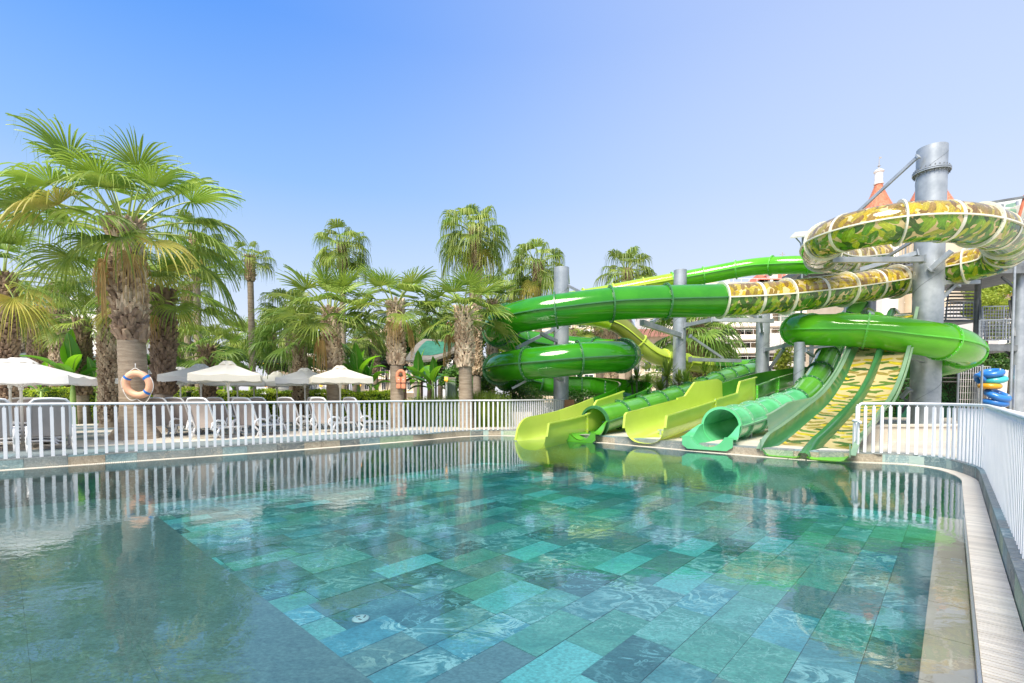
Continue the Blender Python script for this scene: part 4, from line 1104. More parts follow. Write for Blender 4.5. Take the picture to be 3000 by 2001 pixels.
# middle and background palms
specs = [(18, 8, 800, 15, 'thick dark trunk palm at the left edge of the picture', dict(kind='big', r=.24, boots=(.1, 1), nf=20, size=.95, bootr=1.3, bootk='boot_dark', elmin=-30)),
 (112, 112, 905, 24, 'dark bushy palm at far left behind the shingle roof', dict(kind='dark', r=.30, boots=(.4, 1), nf=20, size=1.1, bootr=1.25, bootk='boot_dark')),
 (176, 172, 840, 22, 'palm with a grey ringed trunk at the left, before the white building', dict(kind='dark', r=.26, boots=(.1, 1), nf=16, size=1.05, bootr=1.3)),
 (243, 240, 938, 20, 'young palm with upright fans left of the slim palm', dict(kind='fan', r=.22, boots=(.3, 1), nf=16, size=.95, bootr=1.35, bootk='boot_dark')),
 (610, 607, 1020, 19, 'low dark palm behind the front parasols', dict(kind='dark', r=.22, boots=(.2, 1), nf=24, size=1.0, bootr=1.25, elmin=-15, bootk='boot_dark')),
 (528, 526, 960, 26, 'palm behind the low dark palm, partly hidden', dict(kind='tall', r=.18, boots=(.6, 1), nf=20, size=1.1)),
 (882, 878, 985, 20, 'dark spreading palm left of the first front palm', dict(kind='dark', r=.23, boots=(.1, 1), nf=28, size=1.22, bootr=1.25, elmin=-18)),
 (858, 850, 905, 27, 'olive palm crown behind the dark spreading palm', dict(kind='tall', r=.2, boots=(.5, 1), nf=26, size=1.2)),
 (690, 688, 985, 34, 'small bright palm left of the lone tall trunk', dict(kind='fan', r=.2, boots=(.5, 1), nf=24, size=1.2)),
 (795, 793, 968, 30, 'small palm between the lone palm and the dark one', dict(kind='tall', r=.2, boots=(.5, 1), nf=24, size=1.2)),
 (1102, 1100, 965, 30, 'small palm between the first two front palms', dict(kind='tall', r=.16, boots=(.5, 1), nf=22, size=1.0)),
 (1040, 1042, 990, 26, 'low bright palm right of the first front palm', dict(kind='fan', r=.15, boots=None, nf=20, size=.8)),
 (1232, 1230, 955, 37, 'palm behind the gap between the last two front palms', dict(kind='dark', r=.2, boots=(.5, 1), nf=26, size=1.1)),
 (1290, 1292, 925, 37, 'spreading palm left of the last front palm', dict(kind='dark', r=.2, boots=(.5, 1), nf=26, size=1.15)),
 (1440, 1442, 880, 26, 'bright palm peeping over the left end of the coil', dict(kind='fan', r=.2, boots=(.5, 1), nf=26, size=1.15)),
 (1677, 1677, 968, 34, 'small palm with upright leaves between the coils', dict(kind='fan', r=.24, boots=(.6, 1), nf=16, size=1.1)),
 (1757, 1757, 945, 34, 'second small palm between the coils, nearer the lime tube', dict(kind='fan', r=.3, boots=(.6, 1), nf=18, size=1.1)),
 (1790, 1788, 905, 31, 'palm trunk standing behind the lime tube bend', dict(kind='dark', r=.42, boots=(.1, 1), nf=18, size=.9, bootr=1.1)),
 (2032, 2034, 955, 27, 'dark palm spreading behind the bluish column', dict(kind='dark', r=.42, boots=(.1, 1), nf=36, size=1.55, bootr=1.3, elmin=-30, bootk='boot_dark')),
 (2072, 2076, 990, 30, 'second dark palm right behind the bluish column', dict(kind='dark', r=.3, boots=(.2, 1), nf=26, size=1.3, bootk='boot_dark')),
 (58, 60, 880, 27, 'palm at the far left between two trunks', dict(kind='tall', r=.2, boots=(.4, 1), nf=16, size=1.0)),
 (1925, 1925, 1100, 36, 'small sunlit palm under the lime tube', dict(kind='fan', r=.12, boots=None, nf=18, size=1.0)),
 (1330, 1335, 960, 33, 'far palm near the red roof', dict(kind='tall', r=.15, boots=None, nf=22, size=1.1))]
for k, (xb, xt, yt, Y, lab, kw) in enumerate(specs):
    kw.setdefault('seed', 40+k); pal(xb, xt, yt, Y, lab, **kw)
# ================================================================== HEDGE, SHRUBS, TREES, BANANAS
M['hedge'] = leafmat('hedge_leaf', (.30, .50, .02), (.62, .72, .05), None, .35, .35)
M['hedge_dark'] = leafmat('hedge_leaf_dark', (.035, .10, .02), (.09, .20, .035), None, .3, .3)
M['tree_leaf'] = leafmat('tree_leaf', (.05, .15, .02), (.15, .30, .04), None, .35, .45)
M['tree_yellow'] = leafmat('yellow_sun_painted_leaf', (.22, .34, .03), (.50, .56, .08), None, .5, .45)  # own yellow green plus the glow of sun through crowns, put into the colour
M['reed'] = leafmat('reed_leaf', (.12, .22, .02), (.28, .36, .06), None, .35, .45)
M['wood_dark'] = mat('dark_branches', (.06, .045, .03), (.12, .09, .06), 4, .9)
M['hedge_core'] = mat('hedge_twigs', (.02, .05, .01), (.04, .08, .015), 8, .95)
def leafcards(blobs, count, size, mats, seed, flat=0.0, asp=.55):
    """leaf-sized faces spread through ellipsoids (centre, radii)"""
    rnd = random.Random(seed); b = MB(); vol = [max(.01, r[0]*r[1]*r[2])**.67 for _, r in blobs]; tot = sum(vol)
    for (c, r), v in zip(blobs, vol):
        c = Vector(c)
        for _ in range(int(count*v/tot)):
            d = Vector((rnd.gauss(0, 1), rnd.gauss(0, 1), rnd.gauss(0, 1))).normalized(); q = rnd.random()**.28
            lump = 1+.22*math.sin(d.x*7+seed)*math.sin(d.y*6+seed*2)*math.sin(d.z*8)
            p = c+Vector((d.x*r[0], d.y*r[1], d.z*r[2]))*(q*lump)
            nn = (d+Vector((rnd.gauss(0, .6), rnd.gauss(0, .6), rnd.gauss(0, .6)+.3))).normalized()
            a = nn.cross(Vector((rnd.gauss(0, 1), rnd.gauss(0, 1), rnd.gauss(0, 1)))).normalized(); cc = nn.cross(a); s = size*rnd.uniform(.6, 1.3)
            b.cm = rnd.randrange(len(mats)) if len(mats) > 1 else 0
            b.poly([p-a*s, p+cc*s*asp, p+a*s, p-cc*s*asp])
    return b
def boxcards(x0, x1, y0, y1, z0, z1, count, size, seed, mats, wav=.05):
    rnd = random.Random(seed); b = MB()
    A1 = (x1-x0)*(z1-z0); A2 = (x1-x0)*(y1-y0)
    for _ in range(count):
        x = rnd.uniform(x0, x1); dd = abs(rnd.gauss(0, .05))
        wob = wav*(math.sin(x*5.3+seed)+math.sin(x*2.1)+.6*math.sin(x*13))
        if rnd.random() < A1/(A1+A2): p = Vector((x, y0+dd+wav*math.sin(x*4)*.8, rnd.uniform(z0, z1+wob))); n0 = Vector((0, -1, .2))
        else: p = Vector((x, rnd.uniform(y0, y1), z1+wob-dd+rnd.uniform(-.02, .05))); n0 = Vector((0, -.2, 1))
        nn = (n0+Vector((rnd.gauss(0, .55), rnd.gauss(0, .55), rnd.gauss(0, .55)))).normalized()
        a = nn.cross(Vector((rnd.gauss(0, 1), rnd.gauss(0, 1), rnd.gauss(0, 1)))).normalized(); c = nn.cross(a); s = size*rnd.uniform(.6, 1.3)
        b.cm = rnd.randrange(len(mats)) if rnd.random() < .2 else 0
        b.poly([p-a*s, p+c*s*.5, p+a*s, p-c*s*.5])
    return b
def hedge(px0, px1, pyt, Y, dep, label, count, mats, size=.045, seed=1):
    a = P(px0, pyt, Y); c = P(px1, pyt, Y); e = empty('hedge', ((a.x+c.x)/2, Y+dep/2, DZ), 0, label, 'hedge')
    b = boxcards(a.x, c.x, Y, Y+dep, DZ+.02, a.z, count, size, seed, mats); o = b.build('foliage', mats, e); props(o, kind='stuff')
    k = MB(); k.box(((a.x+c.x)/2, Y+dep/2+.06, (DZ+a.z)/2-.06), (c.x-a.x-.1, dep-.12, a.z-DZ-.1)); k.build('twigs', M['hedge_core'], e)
    rel(e); return e
hedge(-260, 545, 1141, 20.7, 1.3, 'long clipped bright green hedge behind the loungers, left of the biggest palm trunk', 15000, [M['hedge'], M['hedge_dark']], seed=3)
hedge(560, 1165, 1147, 20.9, 1.3, 'clipped bright green hedge behind the front parasols and palms', 17000, [M['hedge'], M['hedge_dark']], seed=4)
def bush(px, py, Y, rx, rz, label, mats, count=3500, size=.05, seed=1, name='shrub', cat='shrub', n=5, group=None, asp=.5, ry=None):
    rnd = random.Random(seed); c = P(px, py, Y); e = empty(name, (c.x, c.y, DZ-.02), 0, label, cat, group); bl = []
    for k in range(n): bl.append((Vector((c.x+rnd.uniform(-.55, .55)*rx, c.y+rnd.uniform(-.3, .3)*rx, c.z+rnd.uniform(-.45, .35)*rz)), (rx*.62, (ry or rx)*.55, rz*.62)))
    o = leafcards(bl, count, size, mats, seed, asp=asp).build('foliage', mats, e); props(o, kind='stuff')
    st = MB()
    for k in range(6): a = k*1.05; st.tube([(c.x+.1*math.cos(a), c.y+.1*math.sin(a), DZ-.04), (c.x+.5*rx*math.cos(a), c.y+.5*rx*math.sin(a), c.z)], [.03, .01], 5)
    props(st.build('stems', M['wood_dark'], e), kind='stuff'); rel(e); return e
def reeds(px, Y, w_, h, label, seed, mt='reed', n=900):
    rnd = random.Random(seed); q = gp(px, Y); e = empty('grass_clump', q, 0, label, 'grass clump'); b = MB()
    for k in range(n):
        x, y = rnd.gauss(0, w_*.38), rnd.gauss(0, w_*.25); L_ = h*rnd.uniform(.6, 1.1); a = rnd.uniform(0, 6.28); ln = rnd.uniform(.05, .35)*L_
        p = Vector((x, y, 0)); m_ = p+Vector((math.cos(a)*ln*.3, math.sin(a)*ln*.3, L_*.6)); t_ = p+Vector((math.cos(a)*ln, math.sin(a)*ln, L_)); s_ = Vector((-math.sin(a), math.cos(a), 0))*.012
        bb = len(b.v); b.v += [tuple(p-s_), tuple(p+s_), tuple(m_+s_), tuple(m_-s_), tuple(t_)]; b.face((bb, bb+1, bb+2, bb+3)); b.face((bb+3, bb+2, bb+4))
    props(b.build('blades', M[mt], e), kind='stuff'); return e
reeds(1300, 18.6, 1.3, 1.15, 'tall soft green grass clump left of the last front palm', 1, n=1800)
reeds(1410, 18.3, 1.3, 1.35, 'tall soft green grass clump right of the last front palm', 2, n=1800)
reeds(1225, 19, 1.4, .8, 'yellow green low grass clump before the wooden hut', 3, n=1400)
bush(1230, 1205, 19.2, 1.0, .7, 'bright yellow green shrub at the hut, behind the fence', [M['hedge']], 3500, .045, 11)
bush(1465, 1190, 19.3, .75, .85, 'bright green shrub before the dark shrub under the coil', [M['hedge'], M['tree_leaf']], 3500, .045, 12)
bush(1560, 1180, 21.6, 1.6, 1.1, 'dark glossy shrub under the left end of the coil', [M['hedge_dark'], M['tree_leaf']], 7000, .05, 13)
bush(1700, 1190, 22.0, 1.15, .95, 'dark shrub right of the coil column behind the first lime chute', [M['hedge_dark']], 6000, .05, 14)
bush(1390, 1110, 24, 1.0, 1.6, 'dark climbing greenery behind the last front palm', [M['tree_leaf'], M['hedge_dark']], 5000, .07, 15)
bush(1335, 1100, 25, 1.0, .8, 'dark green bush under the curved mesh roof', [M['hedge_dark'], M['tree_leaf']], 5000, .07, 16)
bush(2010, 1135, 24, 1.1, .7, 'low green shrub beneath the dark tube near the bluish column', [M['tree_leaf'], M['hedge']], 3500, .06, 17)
bush(2300, 1045, 30, .7, 1.2, 'small yellow green conifer above the green flume', [M['tree_yellow']], 2200, .08, 18)
bush(2535, 1150, 24, 1.4, .5, 'low green plants under the twin slide', [M['tree_leaf']], 2500, .06, 19)
M['pine'] = M['tree_yellow']
def tree(px, py, Y, rx, rz, label, mats, count=5000, size=.09, seed=1, n=8):
    rnd = random.Random(seed); c = P(px, py, Y); e = empty('leafy_tree', (c.x, c.y, DZ-.02), 0, label, 'tree', 'leafy trees in the garden'); bl = []
    for k in range(n): bl.append((Vector((c.x+rnd.uniform(-.7, .7)*rx, c.y+rnd.uniform(-.5, .5)*rx, c.z+rnd.uniform(-.6, .6)*rz)), (rx*.42, rx*.42, rz*.36)))
    props(leafcards(bl, count, size, mats, seed).build('crown', mats, e), kind='stuff')
    b = MB(); b.tube([(c.x, c.y, DZ-.05), (c.x+.05*rx, c.y, (c.z+DZ)/2), (c.x, c.y, c.z)], [.14*rx**.5, .10*rx**.5, .04], 8); tk = b.build('trunk', M['wood_dark'], e)
    b = MB()
    for q, _ in bl[:6]: b.tube([(c.x, c.y, c.z-rz*.5), tuple(q)], [.05, .015], 5)
    props(b.build('limbs', M['wood_dark'], tk), kind='stuff'); rel(e)
TG = [M['tree_leaf'], M['hedge_dark']]
tree(800, 1030, 33, 1.9, 1.6, 'dense green tree right of the lone palm trunk', TG, 7000, .09, 31)
tree(905, 1040, 34, 1.7, 1.3, 'green tree behind the dark canopy', TG, 6000, .09, 32)
tree(640, 1060, 33, 1.8, 1.2, 'green tree behind the low dark palm', TG, 6000, .09, 33)
tree(490, 1060, 30, 1.2, 1.2, 'pale green tree between the biggest palm and the tall trunks', [M['tree_leaf'], M['tree_yellow']], 4500, .08, 34)
tree(1255, 1020, 34, 2.0, 2.4, 'dark conifer like tree behind the life jacket palm', TG, 8000, .09, 35)
tree(1180, 1010, 38, 1.6, 2.0, 'dark green tree left of the curved mesh roof', TG, 5000, .1, 36)
tree(1440, 1000, 30, 1.4, 2.2, 'yellow green tree behind the left end of the coil', [M['tree_yellow'], M['tree_leaf']], 7000, .08, 37)
tree(1385, 985, 36, 1.8, 1.8, 'green tree behind the last front palm', [M['tree_leaf'], M['tree_yellow']], 6000, .1, 38)
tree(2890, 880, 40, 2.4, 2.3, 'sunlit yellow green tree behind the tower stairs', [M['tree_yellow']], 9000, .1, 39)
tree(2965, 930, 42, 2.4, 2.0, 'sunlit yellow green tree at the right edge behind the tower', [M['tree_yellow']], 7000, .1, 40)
tree(2915, 1045, 34, 1.6, 1.2, 'grey green tree below the tower landing', TG, 4000, .09, 41)
tree(1640, 1000, 38, 2.2, 1.2, 'hazy green tree seen between the two coils', [M['tree_leaf'], M['tree_yellow']], 4000, .1, 42)
tree(690, 1085, 38, 2.0, .9, 'green tree left of the lone palm trunk', TG, 6000, .1, 43)
tree(1000, 1040, 38, 2.0, 1.4, 'green tree behind the first front palm', TG, 6000, .1, 44)
tree(1100, 1050, 40, 2.2, 1.5, 'green tree behind the middle front palm', TG, 6000, .1, 45)
tree(30, 950, 36, 2.5, 1.6, 'bushy green tree at the left edge behind the pavilion', TG, 6000, .1, 46)
tree(420, 1080, 34, 2.0, 1.2, 'green tree behind the shingle roof end', TG, 5000, .1, 47)

M['banana'] = mat('banana_leaf', (.10, .34, .02), (.20, .48, .03), 1.2, .3, 0, .1, 14, (1, 1, 1), .2, 'obj', 3, .45, (.35, .75, .03), .5, .15)
M['banana_dark'] = mat('banana_leaf_dark', (.05, .20, .03), (.10, .30, .04), 1.2, .3, 0, .1, 14, (1, 1, 1), .2, 'obj', 3, .35, (.2, .5, .03), .5, .15)
M['stem_green'] = mat('banana_stem', (.25, .40, .10), (.35, .48, .14), 3, .5)
def banana_leaf(L, W, el, seed, mt):
    rnd = random.Random(seed); b = MB(); n = 12; e = R(el); p = Vector((0, 0, 0)); rows = []
    for k in range(n+1):
        t = k/n; ee = e-R(75)*t**1.8*(1 if el < 70 else .25); d = Vector((math.cos(ee), 0, math.sin(ee))); nn = Vector((-math.sin(ee), 0, math.cos(ee)))
        w_ = 0 if t < .22 else W*math.sin(math.pi*min(1, ((t-.22)/.78))**.62)**.75; w_ = max(w_, .012)
        w_ *= rnd.uniform(.9, 1.05)
        rows.append((p.copy(), nn, w_)); p = p+d*(L/n)
    bb = len(b.v)
    for p, nn, w_ in rows:
        up_ = nn*(w_*.28)
        for s_ in (-1, -.5, 0, .5, 1): b.v.append(tuple(p+Vector((0, s_*w_, 0))+up_*abs(s_)))
    for k in range(n):
        for q in range(4): b.face((bb+k*5+q, bb+k*5+q+1, bb+(k+1)*5+q+1, bb+(k+1)*5+q))
    b.cm = 1; b.tube([r_[0]-r_[1]*.006 for r_ in rows], [.022-.018*k/n for k in range(n+1)], 5)
    return b.mesh('leaf', [M[mt], M['stem_green']], True)
BL = [banana_leaf(1.5, .22, e, s, m_) for e, s, m_ in ((84, 1, 'banana'), (66, 2, 'banana'), (50, 3, 'banana_dark'), (35, 4, 'banana_dark'), (18, 5, 'banana_dark'), (75, 6, 'banana_dark'))]
def banana(px, py, Y, label, seed, size=1.0, n=9, zc=None):
    rnd = random.Random(seed); c = P(px, py, Y); e = empty('banana_plant', (c.x, c.y, DZ-.02), 0, label, 'banana plant', 'banana plants along the hedge')
    h = c.z-DZ+.02; b = MB(); b.tube([(0, 0, 0), (0, 0, h*.6), (.02, 0, h)], [.10*size, .08*size, .04], 8); b.build('stem', M['stem_green'], e, True)
    for k in range(n):
        az = k*2.4+rnd.uniform(-.4, .4); m_ = BL[[0, 1, 5, 2, 3, 1, 4, 2, 3, 4, 2, 5][k % 12]]; s_ = size*rnd.uniform(.8, 1.15)
        inst('leaf', m_, e, (0, 0, h-.02*k-.05), (rnd.uniform(-.2, .2), 0, az), (s_, s_*1.1, s_))
banana(212, 1105, 19.5, 'large bright banana plant left of the biggest palm', 1, 1.25, 11)
banana(285, 1130, 19.8, 'spreading dark banana plant beneath the shingle roof', 2, 1.0, 8)
banana(120, 1140, 20.2, 'banana plant behind the leftmost parasol poles', 3, .9, 7)
banana(1050, 1110, 22.2, 'banana plant with upright leaves left of the life jacket palm', 4, 1.15, 12)
banana(1085, 1125, 22.4, 'second banana plant close to the life jacket palm', 5, .95, 9)
banana(1225, 1110, 22.8, 'banana plant behind the wooden hut', 6, .95, 9)
banana(1268, 1125, 21.0, 'banana plant with a pale stem right of the wooden hut', 7, .95, 10)
banana(620, 1125, 22.6, 'low banana plant under the front parasols', 8, .8, 8)
banana(660, 1122, 22.8, 'low banana plant right behind the front parasol pole', 9, .8, 8)
banana(730, 1125, 22.9, 'low banana plant between two parasol poles', 10, .7, 7)
# yuccas
M['yucca'] = leafmat('yucca_leaf', (.13, .26, .03), (.30, .42, .07), None, .3, .35)
def yucca_head(seed):
    rnd = random.Random(seed); b = MB()
    for k in range(110):
        az = rnd.uniform(0, 6.28); el = R(rnd.uniform(-25, 85)); L_ = rnd.uniform(.45, .6); d = Vector((math.cos(az)*math.cos(el), math.sin(az)*math.cos(el), math.sin(el))); s_ = Vector((-math.sin(az), math.cos(az), 0))
        m_ = d*L_*.5; t_ = d*L_+Vector((0, 0, -.06*math.cos(el))); bb = len(b.v)
        b.v += [tuple(-s_*.014), tuple(s_*.014), tuple(m_+s_*.022), tuple(m_-s_*.022), tuple(t_)]; b.face((bb, bb+1, bb+2, bb+3)); b.face((bb+3, bb+2, bb+4))
    return b.mesh('leaf_rosette', M['yucca'])
YH = [yucca_head(1), yucca_head(2)]
def yucca(px, Y, heads, label):
    q = gp(px, Y); e = empty('yucca', q, 0, label, 'yucca', 'yuccas beside the dark tube')
    for k, (hx, hy, s_) in enumerate(heads):
        c = P(hx, hy, Y+(k % 3-1)*.35)-q; b = MB(); b.tube([(c.x*.12, 0, 0), (c.x*.7, c.y*.6, c.z*.6), tuple(c)], [.06, .045, .04], 6); b.build('stem', M['bark_grey'], e)
        h_ = inst('leaf_rosette', YH[k % 2], e, c, (0, 0, k*1.3), (s_, s_, s_)); props(h_, kind='stuff')
yucca(1950, 20.5, [(1955, 1105, 1.6), (1900, 1125, 1.1), (1990, 1120, 1.2), (1935, 1145, 1.1), (1975, 1150, .9)], 'bushy yucca with several heads behind the dark green tube')
yucca(1870, 20.8, [(1865, 1110, 1.0), (1885, 1140, .9), (1850, 1125, .8)], 'smaller yucca between the coil and the bushy yucca')
yucca(2015, 20.4, [(2010, 1122, 1.15), (2030, 1140, .8)], 'yucca right before the bluish column')
yucca(2075, 23.5, [(2065, 1090, 1.1), (2095, 1095, 1.0)], 'yucca behind the upper dark tube')

# ================================================================== PARASOLS AND LOUNGERS
M['canvas'] = mat('cream_canvas', (.78, .75, .66), (.84, .81, .73), 2, .8, 0, .1, 8, trans=.38, tcol=(.85, .80, .66), objvar=.04)
M['canvas_white'] = mat('white_canvas', (.80, .80, .79), (.86, .86, .84), 2, .8, 0, .1, 8, trans=.35, tcol=(.85, .83, .78), objvar=.03)
M['pole'] = mat('white_pole', (.74, .73, .68), None, rough=.4)
M['plastic'] = mat('white_resin', (.80, .80, .80), (.74, .74, .75), 2, .35, coat=.1)
M['sling'] = mat('taupe_sling', (.44, .37, .33), (.49, .42, .38), 3, .8, 0, .3, 90)
def parasol(px, py_rim, Y, w_, label, rz=.35, mt='canvas', seed=0, rise=.36, scallop=.06):
    rim = P(px, py_rim, Y); e = empty('parasol', (rim.x, rim.y, DZ), rz, label, 'parasol', 'cream and white parasols over the loungers'); h = rim.z-DZ; W = w_/2
    b = MB(); b.tube([(0, 0, .05), (0, 0, h+rise-.05)], .026, 10); b.build('pole', M['pole'], e, True)
    b = MB(); b.box((0, 0, .035), (.50, .50, .07)); b.build('base', M['concrete'], e)
    N = 8; K = 8; b = MB(); dirs = []
    for k in range(N):
        a = k*math.pi/4; rr = W*(1 if k % 2 == 0 else math.sqrt(2)); dirs.append(Vector((math.cos(a)*rr, math.sin(a)*rr, 0)))
    def surf(d, t): return d*t + Vector((0, 0, h+rise*(1-t)**1.12+.0))
    S = 5
    for k in range(N):
        d0, d1 = dirs[k], dirs[(k+1) % N]; bb = len(b.v)
        for i in range(K+1):
            t = .13+.87*i/K
            for j in range(S+1):
                u = j/S; d = d0.lerp(d1, u); p = surf(d, t); p.z -= math.sin(math.pi*u)*.05*t; b.v.append(tuple(p))
        for i in range(K):
            for j in range(S): q = bb+i*(S+1)+j; b.face((q, q+1, q+S+2, q+S+1))
    cn = b.build('canopy', M[mt], e, True)
    b = MB()
    for k in range(N):
        d0, d1 = dirs[k], dirs[(k+1) % N]; A = []; B = []
        for j in range(9):
            u = j/8; d = d0.lerp(d1, u); p = surf(d, 1); p.z -= math.sin(math.pi*u)*.05; A.append(p); B.append(p*1.0+Vector((p.x*.012, p.y*.012, -.13-scallop*(1 if 0 else abs(math.cos(math.pi*u))))))
        b.strip(A, B)
    b.build('valance', M[mt], e, True)
    b = MB()
    for k in range(N):
        d0, d1 = dirs[k]*.24/1, dirs[(k+1) % N]*.24; bb = len(b.v)
        top_ = Vector((0, 0, h+rise+.035))
        for j in range(S+1):
            u = j/S; d = d0.lerp(d1, u); arch = math.sin(math.pi*u); b.v.append(tuple(d*.5+Vector((0, 0, h+rise+.01+.02*arch)))); b.v.append(tuple(d*1.0+Vector((0, 0, h+rise*.78-.045+.06*arch))))
        b.v.append(tuple(top_))
        for j in range(S): q = bb+2*j; b.face((q, q+1, q+3, q+2)); b.face((q, q+2, bb+2*(S+1)))
    b.build('vent_cap', M[mt], e, True)
    for k in range(N):
        b = MB(); b.beam((0, 0, h+rise-.10), surf(dirs[k], .98)-Vector((0, 0, .035)), .022, .016); b.build('rib', M['pole'], e)
        b = MB(); b.beam((0, 0, h-.28), surf(dirs[k], .52)-Vector((0, 0, .05)), .014, .014); b.build('strut', M['pole'], e)
    b = MB(); b.lathe([(.045, -.05), (.045, .03)], 12, c=(0, 0, h-.28)); b.build('hub', M['pole'], e)
parasol(60, 1100, 10.6, 2.15, 'large parasol at the left edge of the picture, front one of three', .5, 'canvas_white')
parasol(28, 1098, 11.8, 2.15, 'parasol just behind the large left edge parasol', .5, 'canvas_white')
parasol(-30, 1098, 12.6, 2.15, 'parasol cut off by the left edge, furthest back there', .5, 'canvas_white')
parasol(668, 1098, 13.4, 1.66, 'front cream parasol right of the biggest palm, larger than those around it', .45)
parasol(588, 1102, 15.2, 1.9, 'parasol left behind the front cream parasol', .45, 'canvas_white')
parasol(528, 1107, 17.2, 1.9, 'white parasol partly behind the biggest palm and the next parasol', .45, 'canvas_white')
parasol(450, 1112, 18.6, 1.9, 'white parasol showing just right of the life ring', .45, 'canvas_white')
parasol(695, 1115, 18.2, 1.9, 'white parasol whose pole stands right behind the front cream one', .45, 'canvas_white')
parasol(744, 1117, 19.6, 1.9, 'white parasol between the front cream one and the vented pair', .45, 'canvas_white')
parasol(811, 1117, 19.4, 1.9, 'small white parasol left of the two right hand parasols', .45, 'canvas_white')
parasol(893, 1110, 17.2, 1.9, 'white parasol just left of the rightmost parasol', .45, 'canvas_white')
parasol(996, 1106, 15.6, 1.8, 'rightmost cream parasol, before the first front palm trunk', .45)

def make_lounger():
    """lies along +X (feet), head rest raised at -X"""
    e = empty('sun_lounger'); 
    b = MB()
    for s in (-1, 1):
        y = s*.31
        pts = [(-.02, y, .30), (.25, y, .29), (.6, y, .28), (.95, y, .27), (1.12, y, .24)]; b.tube(pts, [.028]*5, 8)
    b.tube([(1.12, -.31, .24), (1.14, 0, .23), (1.12, .31, .24)], .028, 8); b.build('frame', M['plastic'], e, True)
    for s in (-1, 1):       # crossed legs
        y = s*.33; b = MB(); b.tube([(.02, y, .30), (-.16, y, .0)], [.030, .024], 8); b.build('leg', M['plastic'], e, True)
        b = MB(); b.tube([(-.26, y, .30), (.12, y, .0)], [.026, .022], 8); b.build('leg', M['plastic'], e, True)
        b = MB(); b.tube([(.98, y*.97, .26), (1.10, y, .0)], [.030, .022], 8); b.build('leg', M['plastic'], e, True)
        b = MB(); b.tube([(.86, y*.97, .26), (.80, y*.97, .17), (.98, y*.97, .12)], [.02, .02, .018], 8); b.build('leg', M['plastic'], e, True)
        b = MB(); b.tube([(-.28, y, .26), (-.22, y, .42), (-.06, y, .48), (.16, y, .46), (.24, y, .38), (.22, y, .29)], [.02, .026, .028, .028, .024, .02], 8); b.build('armrest', M['plastic'], e, True)
    a = R(112); d = Vector((math.cos(a), 0, math.sin(a))); o_ = Vector((-.04, 0, .30)); L_ = .80
    # backrest frame is a rounded hoop
    pts = [o_+Vector((0, -.29, 0)), o_+d*(L_*.5)+Vector((0, -.29, 0)), o_+d*(L_*.90)+Vector((0, -.275, 0)), o_+d*(L_*.985)+Vector((0, -.22, 0)), o_+d*(L_*1.01)+Vector((0, 0, 0)), o_+d*(L_*.985)+Vector((0, .22, 0)), o_+d*(L_*.90)+Vector((0, .275, 0)), o_+d*(L_*.5)+Vector((0, .29, 0)), o_+Vector((0, .29, 0))]
    b = MB(); b.tube(catmull(pts, .08), .024, 8); b.build('backrest_frame', M['plastic'], e, True)
    b = MB(); A = []; B = []
    for k in range(9):
        t = k/8; w_ = .275 if t < .85 else .275-.06*((t-.85)/.15); c = o_+d*(L_*t*.985)-Vector((d.z, 0, -d.x))*(-.02*math.sin(math.pi*t)); A.append(c+Vector((0, -w_, 0))); B.append(c+Vector((0, w_, 0)))
    b.strip(A, B); b.build('backrest', M['sling'], e, True)
    b = MB(); A = []; B = []
    for k in range(9):
        t = k/8; c = Vector((t*1.1, 0, .305-.05*t-.02*math.sin(math.pi*t))); A.append(c+Vector((0, -.29, 0))); B.append(c+Vector((0, .29, 0)))
    b.strip(A, B); b.build('seat', M['sling'], e, True)
    return e
LG = make_lounger(); first = True
def lounger(px, py, Y, rz, label):
    global first
    q = P(px, py, Y); o = LG if first else copy_tree(LG); first = False
    o.location = (q.x, q.y, DZ); o.rotation_euler = (0, 0, R(rz)); o.scale = (1.05, 1.05, 1.05)
    props(o, label, 'sun lounger', 'white sun loungers on the sun deck')
for a in [(148, 1270, 10.0, 136, 'taupe backed lounger seen from behind, nearest and left of the biggest palm'),
          (108, 1260, 11.3, 136, 'lounger second in the row behind the nearest left one'),
          (72, 1255, 12.3, 136, 'lounger third in the left row, under the left parasols'),
          (-30, 1285, 9.6, 136, 'lounger cut off by the left edge of the picture'),
          (480, 1250, 13.6, 92, 'lounger half hidden by the biggest palm trunk'),
          (536, 1250, 13.9, 86, 'lounger with a leaning back beside the biggest palm, before the parasol poles'),
          (607, 1258, 12.6, 84, 'lounger nearest the fence below the front cream parasol'),
          (575, 1240, 16.2, 88, 'lounger behind the two by the biggest palm'),
          (652, 1245, 15.4, 84, 'lounger behind the front parasol pole'),
          (733, 1256, 13.6, 80, 'lounger at the fence right of the front parasol pole'),
          (712, 1240, 17.4, 82, 'lounger far back between the parasol poles'),
          (775, 1243, 16.0, 80, 'lounger in the back row right of the second pole'),
          (858, 1245, 15.4, 76, 'lounger left of the pair beneath the rightmost parasol'),
          (955, 1250, 14.8, 70, 'lounger nearest the fence beneath the rightmost parasol'),
          (940, 1242, 17.0, 74, 'lounger behind the one beneath the rightmost parasol'),
          (1048, 1246, 15.6, 62, 'rightmost lounger, feet towards the life jacket palm')]: lounger(*a)
